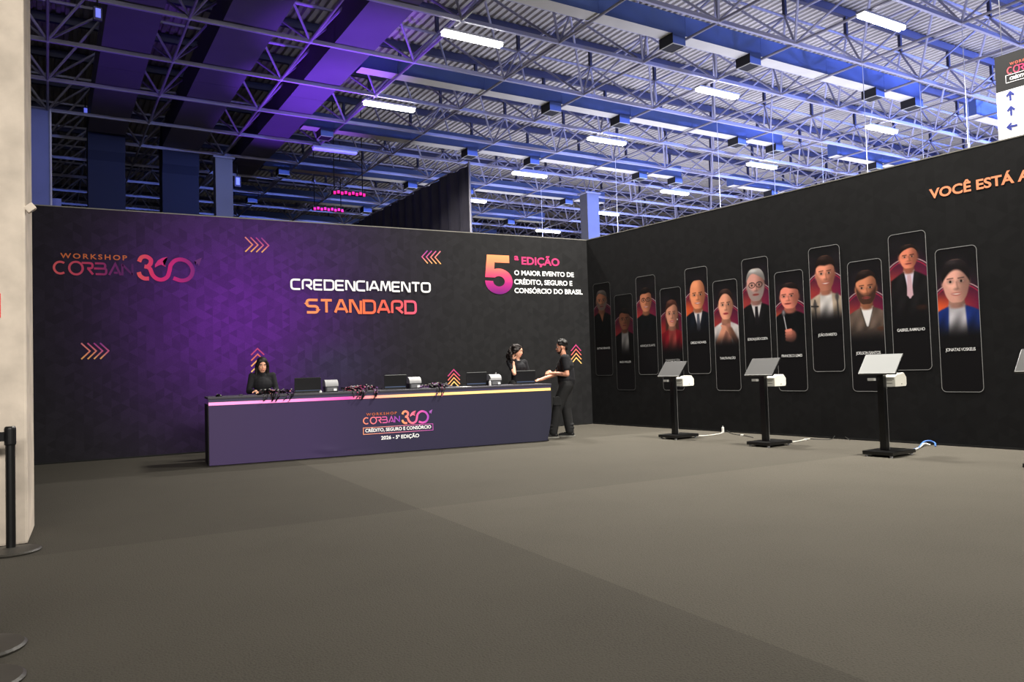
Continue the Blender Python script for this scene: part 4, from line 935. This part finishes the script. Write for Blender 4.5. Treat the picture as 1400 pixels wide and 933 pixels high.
#PART4
# ------------------------------------------------------------------ self-service kiosks
M_KIOSK = mat('kiosk_black', (15, 15, 16), .3, 0, .2, 14, 0, .5)
M_PRW = mat('printer_cream', (232, 230, 218), .45, 0, .03, 6)
M_SLOT = mat('printer_slots', (150, 148, 138), .6)
def kiosk(x, y, label, screen_m, rz=.11, face=True):
    t = empty('check_in_kiosk', (x, y, 0), rz, label, 'kiosk', 'check-in kiosks along the right wall')
    b = box('base_plate', (.06, -.02, .048), (.55, .40, .045), M_KIOSK, t, None, .006)
    for sx in (-.18, .30):
        for sy in (-.18, .14): lathe('foot', [(.018, 0), (.02, .006), (.02, .027)], M_SILVER, b, 12, (sx, sy, 0))
    box('post', (0, 0, .56), (.075, .085, .98), M_KIOSK, t, None, .004)
    box('post_highlight', (.034, -.0435, .56), (.006, .003, .97), mat('edge_highlight', (150, 150, 150), .4, .5), t)  # thin pale strip painting the highlight down the post
    R = Matrix.Rotation(-math.radians(40), 3, 'Y')                      # panel leans back towards the wall
    c = Vector((.0, 0, 1.165))
    s_ = box('screen_case', c, (.03, .50, .325), M_KIOSK, t, Matrix.Rotation(math.radians(40), 3, 'Y'), .006)
    R = Matrix.Rotation(math.radians(40), 3, 'Y')
    box('screen', c + R @ Vector((-.0158, 0, 0)), (.003, .485, .31), screen_m, s_, R)
    box('screen_lip', c + R @ Vector((-.016, 0, -.159)), (.006, .49, .008), mat('screen_lip', (120, 120, 118), .4), s_, R)
    box('neck', (.045, 0, 1.09), (.06, .07, .12), M_KIOSK, t)
    box('printer_shelf', (.23, -.02, .868), (.38, .20, .014), M_KIOSK, t)
    box('shelf_bracket', (.06, 0, .84), (.05, .05, .05), M_KIOSK, t)
    box('reader', (-.07, .09, .975), (.05, .09, .035), mat('reader_white', (200, 200, 196), .5), t, None, .004) if face else None
    pr = empty('kiosk_printer', t.matrix_basis @ Vector((.24, -.03, .876)), rz, label.replace('check-in kiosk', 'label printer on the check-in kiosk'), 'printer', 'cream label printers on the kiosks')
    bm = bmesh.new(); pf = [(-.135, 0), (-.135, .125), (-.10, .150), (.085, .172), (.14, .115), (.14, .02), (.12, 0)]
    a = [bm.verts.new((p[0], -.09, p[1])) for p in pf]; e = [bm.verts.new((p[0], .09, p[1])) for p in pf]; n = len(pf)
    bm.faces.new(a[::-1]); bm.faces.new(e)
    for k in range(n): bm.faces.new((a[k], a[(k + 1) % n], e[(k + 1) % n], e[k]))
    bmesh.ops.recalc_face_normals(bm, faces=bm.faces[:]); from_bm('body', bm, M_PRW, pr)
    for z in (.045, .08): box('output_slot', (-.1365, .01, z), (.004, .13, .008), M_SLOT, pr)
    box('front_panel', (-.1362, .0, .10), (.003, .15, .02), M_SLOT, pr)
    box('latch', (.02, -.0915, .03), (.02, .004, .012), M_SLOT, pr)
    return t
SCR_GLARE = mat('screen_glare', (30, 30, 30), .6, emit=(222, 220, 210), estr=.72); SCR_GLARE_DIM = mat('screen_glare_dim', (24, 24, 24), .6, emit=(112, 108, 104), estr=.3); SCR_GLARE_FAINT = mat('screen_glare_faint', (22, 22, 22), .6, emit=(84, 84, 82), estr=.2)  # emission stands in for light reflected off the kiosk screens
KI = [(8.62, 10.13), (8.76, 8.27), (8.88, 6.40), (8.98, 4.52)]
kiosk(*KI[0], 'black check-in kiosk farthest along the right wall, grey screen', SCR_GLARE_DIM); kiosk(*KI[1], 'black check-in kiosk in the middle, grey screen', SCR_GLARE_DIM); kiosk(*KI[2], 'black check-in kiosk with the bright white screen', SCR_GLARE); kiosk(*KI[3], 'black check-in kiosk cut off by the right picture edge', SCR_GLARE_FAINT)
# cables and plugs on the floor
M_CW = mat('cable_white', (206, 204, 196), .5); M_CB = mat('cable_black', (18, 18, 18), .5); M_CBL = mat('cable_blue', (70, 110, 180), .5)
def cable(pts, m, label, r=.006):
    P = [px_floor(u, v) for u, v, z in pts]; o_ = P[0].copy()
    t = tube('floor_cable', spline([p - o_ + Vector((0, 0, z + r)) for p, (_, _, z) in zip(P, pts)], 6), r, m); t.location = o_; tag(t, label, 'cable', 'cables at the foot of the right wall')
cable([(951, 597, 0), (965, 596.5, 0), (978, 595, .0), (988, 592, 0), (990, 587, .06)], M_CW, 'white cable from the farthest kiosk to the adapter', .008)
cable([(990, 588, .07), (996, 592, .01), (1006, 595, 0), (1016, 596, 0), (1030, 599, 0)], M_CB, 'black cable from the adapter towards the middle kiosk')
cable([(997, 592, 0), (1002, 587, .08), (1008, 586, .10), (1013, 590, .02)], M_CB, 'black cable loop standing up behind the adapter')
cable([(1081, 606, 0), (1093, 604, 0), (1100, 602.5, 0), (1107, 601, 0)], M_CW, 'short white cable right of the middle kiosk', .009)
cable([(1107, 601, 0), (1135, 601.5, 0), (1142, 600, .04), (1150, 599, .06), (1156, 601, .03), (1162, 602.5, 0)], M_CB, 'black cable arching on the floor between the two nearer kiosks')
cable([(1246, 617, 0), (1256, 614, 0), (1262, 609.5, .03), (1270, 609, .05), (1278, 609, .02), (1279, 611.5, 0)], M_CBL, 'blue cable looping right of the bright kiosk', .012)
cable([(1248, 618, 0), (1257, 613.5, 0), (1264, 610, .02), (1272, 610, 0)], M_CW, 'white cable lying right of the bright kiosk', .012)
p = px_floor(988.5, 592); ad = empty('power_adapter', p, .3, 'white plug adapter standing on the floor behind the farthest kiosk', 'adapter'); box('brick', (0, 0, .05), (.035, .035, .1), mat('adapter_white', (236, 236, 232), .4), ad, None, .006); box('prong', (0, 0, .11), (.012, .02, .02), M_SILVER, ad)
for u, v, n_ in ((1014.5, 596.3, 'first'), (1101, 602.8, 'second')):
    p = px_floor(u, v); ad = empty('plug_connector', p, .5, 'small white plug on the carpet %s' % ('near the black loop of cable' if n_ == 'first' else 'right of the middle kiosk'), 'plug'); box('shell', (0, 0, .014), (.07, .035, .026), M_CW, ad, None, .005); box('strain_relief', (.045, 0, .014), (.03, .016, .014), M_CW, ad)

# ------------------------------------------------------------------ people
def blob(name, prims, m, parent, voxel=.009, smooth_it=6):
    """joins tapered capsules ('c', a, b, ra, rb) and ellipsoids ('e', centre, radii, matrix) into one continuous skin"""
    bm = bmesh.new()
    dirs = []
    for i in range(9):
        for j in range(14):
            th = math.pi * i / 8; ph = 2 * math.pi * j / 14; dirs.append(Vector((math.sin(th) * math.cos(ph), math.sin(th) * math.sin(ph), math.cos(th))))
    for pr in prims:
        if pr[0] == 'c': pts = [Vector(pr[1]) + d * pr[3] for d in dirs] + [Vector(pr[2]) + d * pr[4] for d in dirs]
        else:
            R = pr[3] if len(pr) > 3 else Matrix.Identity(3); pts = [Vector(pr[1]) + R @ Vector((d.x * pr[2][0], d.y * pr[2][1], d.z * pr[2][2])) for d in dirs]
        vs = [bm.verts.new(p) for p in pts]; r = bmesh.ops.convex_hull(bm, input=vs)
        junk = [v for v in r['geom_interior'] if isinstance(v, bmesh.types.BMVert)] + [v for v in r['geom_unused'] if isinstance(v, bmesh.types.BMVert)]
        bmesh.ops.delete(bm, geom=list(set(junk)), context='VERTS')
    me = bpy.data.meshes.new(name + '_raw'); bm.to_mesh(me); bm.free()
    o = bpy.data.objects.new(name, me); COL.objects.link(o)
    q = o.modifiers.new('r', 'REMESH'); q.mode = 'VOXEL'; q.voxel_size = voxel
    q = o.modifiers.new('s', 'SMOOTH'); q.factor = .5; q.iterations = smooth_it
    bpy.context.view_layer.update()
    out = bpy.data.meshes.new_from_object(o.evaluated_get(bpy.context.evaluated_depsgraph_get())); bpy.data.objects.remove(o); bpy.data.meshes.remove(me)
    out.name = name; out.materials.clear(); return mesh_obj(name, out, m, parent, None, True)
V3 = lambda *a: Vector(a)
def head_prims(c, s=1.0, yaw=0.0, pitch=0.0):
    """c = centre of the skull in the person's frame (x forward, y left, z up)"""
    R = (Matrix.Rotation(yaw, 3, 'Z') @ Matrix.Rotation(pitch, 3, 'Y'))
    P = lambda x, y, z: c + R @ Vector((x * s, y * s, z * s))
    pr = [('e', P(-.012, 0, .028), (.096 * s, .076 * s, .090 * s), R), ('e', P(.018, 0, -.035), (.070 * s, .062 * s, .085 * s), R), ('e', P(.052, 0, -.088), (.030 * s, .034 * s, .028 * s), R),
          ('c', P(.080, 0, .010), P(.099, 0, -.028), .008 * s, .0105 * s), ('e', P(.088, 0, -.033), (.010 * s, .017 * s, .008 * s), R), ('e', P(.075, .0, -.062), (.020 * s, .027 * s, .010 * s), R),
          ('e', P(.062, .032, -.028), (.018 * s, .020 * s, .018 * s), R), ('e', P(.062, -.032, -.028), (.018 * s, .020 * s, .018 * s), R), ('e', P(.072, 0, .026), (.014 * s, .050 * s, .010 * s), R)]
    for sg_ in (-1, 1): pr.append(('e', P(-.005, sg_ * .077, -.012), (.020 * s, .010 * s, .030 * s), R))
    return pr, P, R
def face_parts(P, R, s, root, brow, lip):
    for sg_ in (-1, 1):
        bm = bmesh.new(); bmesh.ops.create_uvsphere(bm, u_segments=12, v_segments=8, radius=.0112 * s); e = from_bm('eye', bm, mat('eye_white', (222, 214, 208), .3), root, P(.0665, sg_ * .031, .006), True)
        bm = bmesh.new(); bmesh.ops.create_uvsphere(bm, u_segments=10, v_segments=6, radius=.0080 * s); from_bm('iris', bm, mat('iris_dark', (30, 18, 14), .2), e, R @ Vector((.0045 * s, 0, 0)), True)
        tube('eyebrow', [P(.086, sg_ * .014, .027), P(.084, sg_ * .032, .031), P(.073, sg_ * .049, .026)], .0035 * s, brow, root)
    tube('lips', [P(.088, -.024, -.062), P(.097, -.010, -.060), P(.097, .010, -.060), P(.088, .024, -.062)], .0055 * s, lip, root)
def hand_prims(w, d, up, curl, s=1.0, thumb=1):
    """palm and five fingers from wrist w along d; up = back of the hand; curl bends the fingers towards -up"""
    d = d.normalized(); up = (up - d * up.dot(d)).normalized(); sd = d.cross(up) * thumb
    pr = [('c', w, w + d * .035 * s, .024 * s, .028 * s)]
    for k, (o_, L_) in enumerate(((.030, .070), (.010, .078), (-.010, .073), (-.029, .058))):
        a = w + d * .045 * s + sd * o_ * .9 * s; b = w + d * .090 * s + sd * o_ * s; pr.append(('c', a, b, .015 * s, .0105 * s))
        p, q = b, d.copy()
        for n in range(3):
            ang = curl * (.7 + .35 * n) * .55; q = (q * math.cos(ang) - up * math.sin(ang)).normalized(); up2 = up
            e = p + q * L_ * (.42, .33, .25)[n] * s; pr.append(('c', p, e, .0098 * s, .0088 * s)); p = e
    t0 = w + d * .03 * s + sd * .028 * s; t1 = t0 + (d * .6 + sd * .8 - up * .25).normalized() * .042 * s; t2 = t1 + (d * .9 + sd * .25 - up * .35 * curl).normalized() * .036 * s
    return pr + [('c', t0, t1, .014 * s, .0115 * s), ('c', t1, t2, .0112 * s, .0092 * s)]
SKIN_M = mat('skin_man', (206, 146, 120), .5, 0, .05, 9); SKIN_A = mat('skin_woman_a', (222, 164, 136), .5, 0, .05, 9); SKIN_B = mat('skin_woman_b', (228, 170, 142), .5, 0, .05, 9)
HAIR_B = mat('hair_black', (20, 16, 15), .6, 0, .4, 60, .15); HAIR_D = mat('hair_curly', (26, 18, 16), .7, 0, .45, 50, .3)
CLOTH_B = mat('black_cotton', (24, 24, 28), .85, 0, .2, 6, .15); CLOTH_P = mat('black_twill', (30, 30, 31), .85, 0, .2, 8, .15); BROW = mat('brow_dark', (30, 20, 18), .6); LIP = mat('lip_rose', (160, 84, 78), .45)
def legs(f_l, f_r, hipz, r=1.0):
    """trouser legs between hip and ankle for left and right foot positions (x forward, y left)"""
    out = []
    for (fx, fy), sg_ in ((f_l, 1), (f_r, -1)):
        hip = V3(0, sg_ * .095, hipz); an = V3(fx, fy, .09); kn = (hip + an) / 2 + V3(.035, 0, .02); out.append((hip, kn, an))
    return out
def shoe(name, ankle, m, root, turn=0.0):
    R = Matrix.Rotation(turn, 3, 'Z'); a = Vector((ankle.x, ankle.y, 0)); q = lambda x, y, z: a + R @ Vector((x, y, z))
    s_ = blob(name, [('c', q(-.045, 0, .045), q(.10, 0, .040), .044, .042), ('c', q(.10, 0, .038), q(.175, 0, .034), .043, .034), ('c', q(-.03, 0, .06), q(-.02, 0, .11), .045, .042)], m, root, .008, 4)
    co = [v.co for v in s_.data.vertices]
    for v in s_.data.vertices: v.co.z = max(v.co.z, .018)
    bm = bmesh.new(); ring = [q(.05 + .155 * math.cos(t) + (.012 if math.cos(t) > 0 else 0), .047 * math.sin(t) * (1 + .06 * math.cos(t)), 0) for t in [2 * math.pi * k / 28 for k in range(28)]]
    lo = [bm.verts.new(p) for p in ring]; hi = [bm.verts.new(p + Vector((0, 0, .024))) for p in ring]; bm.faces.new(lo[::-1]); bm.faces.new(hi)
    for k in range(28): bm.faces.new((lo[k], lo[(k + 1) % 28], hi[(k + 1) % 28], hi[k]))
    from_bm('sole', bm, mat('sole_grey', (120, 118, 112), .6), s_)
    tube('laces', [q(.05, -.02, .088), q(.075, .02, .083), q(.09, -.02, .078), q(.11, .02, .075)], .004, M_SILVER, s_)
    return s_
# the man at the counter's right end: profile to the left, one forearm raised, the other hand on the counter
man = empty('person', (7.49, 11.72, 0), math.atan2(.6, -.8), 'person in black T-shirt and cargo trousers standing at the counter end', 'person')
def build_man(t):
    hc = V3(.055, 0, 1.625); pr, P, R = head_prims(hc, 1.06, .05, .16)
    L, Rr = legs((.25, .09), (-.03, -.11), .93)
    body = list(pr) + [('c', V3(.02, 0, 1.44), V3(.045, 0, 1.56), .056, .055), ('c', V3(-.01, 0, 1.0), V3(0, 0, 1.2), .10, .10), ('c', V3(0, -.06, 1.31), V3(0, .06, 1.31), .085, .085)]
    for h, k, a in (L, Rr): body += [('c', h, k, .085, .058), ('c', k, a, .052, .036)]
    # left arm (towards the camera)
    sl, el, wl = V3(-.01, .20, 1.415), V3(-.045, .265, 1.13), V3(.225, .17, 1.155)
    sr, er, wr = V3(.01, -.20, 1.415), V3(.20, -.17, 1.13), V3(.46, .03, 1.045)
    for s_, e, w in ((sl, el, wl), (sr, er, wr)): body += [('c', V3(0, s_.y * .5, 1.38), s_, .045, .048), ('c', s_, e, .048, .043), ('c', e, w, .043, .028)]
    body += hand_prims(wl, V3(.9, -.15, .12), V3(.1, .8, .6), 1.5, 1.05, 1) + hand_prims(wr, V3(.95, .25, -.14), V3(.1, 0, 1), .35, 1.05, -1)
    blob('body', body, SKIN_M, t, .0075, 3); face_parts(P, R, 1.06, t, BROW, LIP)
    ts = [('c', V3(-.01, 0, 1.02), V3(0, 0, 1.2), .160, .160), ('e', V3(-.005, 0, 1.04), (.155, .19, .12)), ('e', V3(0, 0, 1.28), (.155, .215, .17)), ('c', V3(0, -.10, 1.375), V3(0, .10, 1.375), .10, .10), ('c', V3(-.02, -.06, 1.43), V3(-.02, .06, 1.43), .062, .062)]
    for s_, e in ((sl, el), (sr, er)): ts += [('c', V3(0, s_.y * .6, 1.40), s_, .078, .080), ('c', s_, s_ + (e - s_) * .62, .078, .068)]
    blob('t_shirt', ts, CLOTH_B, t, .009, 6)
    tr = [('e', V3(-.015, 0, .95), (.135, .175, .12)), ('c', V3(-.01, -.07, .98), V3(-.01, .07, .98), .118, .118)]
    for h, k, a in (L, Rr): tr += [('c', h, k, .120, .095), ('c', k, a + V3(0, 0, .015), .092, .078), ('e', a + V3(.0, 0, .07), (.090, .084, .045)), ('e', a + V3(.0, 0, .13), (.094, .086, .03))]
    tp = blob('cargo_trousers', tr, CLOTH_P, t, .009, 5)
    for (h, k, a), sg_ in ((L, 1), (Rr, -1)):
        pk = k + V3(-.01, sg_ * .088, .13); pc = box('cargo_pocket', pk, (.14, .035, .16), CLOTH_P, tp, None, .012); box('pocket_flap', pk + V3(0, sg_ * .018, .065), (.15, .012, .045), CLOTH_P, pc, None, .005) if False else None
    box('belt', V3(0, 0, 0), (0.001, .001, .001), M_BLACK, tp) if False else None
    hr = []
    rnd = random.Random(3)
    for k in range(46):
        th = rnd.uniform(-2.6, 2.6); u = rnd.uniform(.15, 1.0)
        d = Vector((-math.cos(th) * math.sqrt(1 - u * u), math.sin(th) * math.sqrt(1 - u * u), u)); 
        if d.x > .55 and u < .75: continue
        c_ = P(-.012 + d.x * .098, d.y * .080, .034 + d.z * .092); hr.append(('e', c_, (.024, .024, .022)))
    hr += [('e', P(-.022, 0, .045), (.098 * 1.06, .083 * 1.06, .088 * 1.06), R), ('e', P(-.075, 0, -.01), (.035, .06, .07), R)]
    blob('hair', hr, HAIR_B, t, .009, 2)
    bd = [('e', P(.045, 0, -.085), (.045, .052, .035), R), ('c', P(.0, .068, -.02), P(.03, .055, -.08), .012, .014), ('c', P(.0, -.068, -.02), P(.03, -.055, -.08), .012, .014), ('c', P(.09, -.02, -.048), P(.09, .02, -.048), .009, .009)]
    blob('beard', bd, mat('short_beard', (46, 32, 28), .7, 0, .3, 60), t, .008, 3)
    for a, tn in ((L[2], .1), (Rr[2], -.05)): shoe('shoe', a, mat('sneaker_black', (22, 22, 23), .45, 0, .2, 20), t, tn)
    # ink on the near forearm
    m_ = (el + wl) / 2
    for k in range(3): q = el + (wl - el) * (.3 + .2 * k); tube('tattoo', [q + V3(-.02, .038, .012), q + V3(.0, .042, -.004), q + V3(.02, .037, .01)], .005, mat('ink', (74, 54, 56), .7), t)
build_man(man)
def stand_woman(t, hz, skin, hairm, sleeve, curly, arm_r, arm_l, yaw, pitch):
    s = .98; hc = V3(.03, 0, hz - .115); pr, P, R = head_prims(hc, s, yaw, pitch); dz = hz - 1.62
    L, Rr = legs((.02, .09), (.0, -.09), .88 + dz)
    sh = 1.315 + dz
    body = list(pr) + [('c', V3(0, 0, sh), V3(.02, 0, hz - .2), .046, .045), ('c', V3(0, 0, .95 + dz), V3(0, 0, 1.15 + dz), .085, .085), ('c', V3(0, -.05, 1.20 + dz), V3(0, .05, 1.20 + dz), .075, .075)]
    for h, k, a in (L, Rr): body += [('c', h, k, .08, .05), ('c', k, a, .046, .032), ('c', a, V3(a.x + .1, a.y, .035), .032, .026)]
    for (s_, e, w, d, u, cu, th) in (arm_r, arm_l):
        body += [('c', V3(0, s_.y * .5, s_.z - .03), s_, .034, .038), ('c', s_, e, .038, .036), ('c', e, w, .035, .023)] + hand_prims(w, d, u, cu, .92, th)
    blob('body', body, skin, t, .0075, 3); face_parts(P, R, s, t, BROW, LIP)
    top = [('c', V3(0, 0, .93 + dz), V3(0, 0, 1.10 + dz), .128, .118), ('e', V3(.015, 0, 1.20 + dz), (.118, .155, .13)), ('c', V3(-.005, -.09, sh - .035), V3(-.005, .09, sh - .035), .070, .070), ('c', V3(-.005, -.05, sh + .0), V3(-.005, .05, sh), .058, .058)]
    for (s_, e, w, *_x) in (arm_r, arm_l):
        top += [('c', V3(0, s_.y * .6, s_.z - .015), s_, .054, .052)]
        top += [('c', s_, e, .050, .045), ('c', e, e + (w - e) * .9, .044, .034)] if sleeve else [('c', s_, s_ + (e - s_) * .55, .058, .053)]
    if sleeve: top.append(('c', V3(.005, 0, sh + .02), V3(.015, 0, sh + .10), .056, .053))
    blob('top', top, CLOTH_B, t, .009, 6)
    tr = [('e', V3(-.01, 0, .90 + dz), (.125, .165, .12))]
    for h, k, a in (L, Rr): tr += [('c', h, k, .10, .072), ('c', k, a, .068, .058)]
    blob('trousers', tr, CLOTH_P, t, .010, 5)
    for a in (L[2], Rr[2]): shoe('shoe', a, mat('flat_black', (20, 20, 21), .4), t, 0)
    hr = [('e', P(-.024, 0, .040), (.103 * s, .088 * s, .092 * s), R)]
    if curly:
        rnd = random.Random(11)
        for k in range(120):
            z = rnd.uniform(-.30, .10); lim = .75 if z > .0 else 1.25; th = rnd.uniform(lim, 2 * math.pi - lim); rr = .085 + .055 * math.sin(min(1, (.12 - z) / .42) * 2.6) + rnd.uniform(-.012, .02)
            if z > .03: rr = .085 * math.sqrt(max(.05, 1 - ((z - .02) / .11) ** 2)) + .012
            hr.append(('e', P(math.cos(th) * rr - .025, math.sin(th) * rr, z), (.030, .030, .030)))
        hr += [('e', P(-.07, 0, -.10), (.07, .10, .16))]
    else:
        for sg_ in (-1, 1):
            hr += [('c', P(.0, sg_ * .082, .03), P(-.005, sg_ * .092, -.12), .026, .028), ('c', P(-.005, sg_ * .092, -.12), P(.045, sg_ * .088, -.36), .028, .024), ('c', P(.05, sg_ * .05, .085), P(.03, sg_ * .080, .0), .020, .020)]
        hr += [('c', P(-.05, -.05, -.02), P(-.06, -.06, -.38), .060, .045), ('c', P(-.05, .05, -.02), P(-.06, .06, -.38), .060, .045), ('e', P(-.02, 0, .055), (.095, .088, .085))]
    blob('hair', hr, hairm, t, .009, 3 if curly else 6)
    return P, sh
# woman at the left: facing the room, long straight hair, hands at the keyboard
pw = F_CTR.w(.87, 1.08, 0); w1 = empty('person', pw, math.atan2(-.985, -.12), 'person with long straight black hair in a dark long-sleeved top behind the counter', 'person')
A_ = lambda y, e, w, d, u, cu, th, z: (V3(-.005, y, z), V3(*e), V3(*w), V3(*d), V3(*u), cu, th)
stand_woman(w1, 1.555, SKIN_A, HAIR_B, True, False, A_(-.16, (.05, -.21, 1.03), (.20, -.12, 1.03), (1, .2, -.1), (0, 0, 1), .5, 1, 1.275), A_(.16, (.05, .21, 1.03), (.20, .12, 1.03), (1, -.2, -.1), (0, 0, 1), .5, -1, 1.275), .10, .18)
# woman at the right: curly hair, right hand at her ear, looking towards the man
pw = F_CTR.w(5.41, 1.12, 0); w2 = empty('person', pw, math.atan2(-.93, .02), 'person with long curly hair touching one ear behind the last laptop', 'person')
P_, sh_ = stand_woman(w2, 1.70, SKIN_B, HAIR_D, False, True, A_(-.16, (.17, -.17, 1.17), (.07, -.125, 1.40), (-.25, .05, 1), (.2, -1, .1), .7, 1, 1.375), A_(.16, (.02, .22, 1.12), (.20, .12, 1.05), (1, -.2, .05), (0, 0, 1), .5, -1, 1.375), .62, .22)
tube('necklace', [V3(-.02 + .075 * math.cos(a), .07 * math.sin(a), sh_ + .045 - .03 * math.cos(a)) for a in [2 * math.pi * k / 20 for k in range(21)]], .006, mat('pale_necklace', (225, 215, 205), .4), w2)
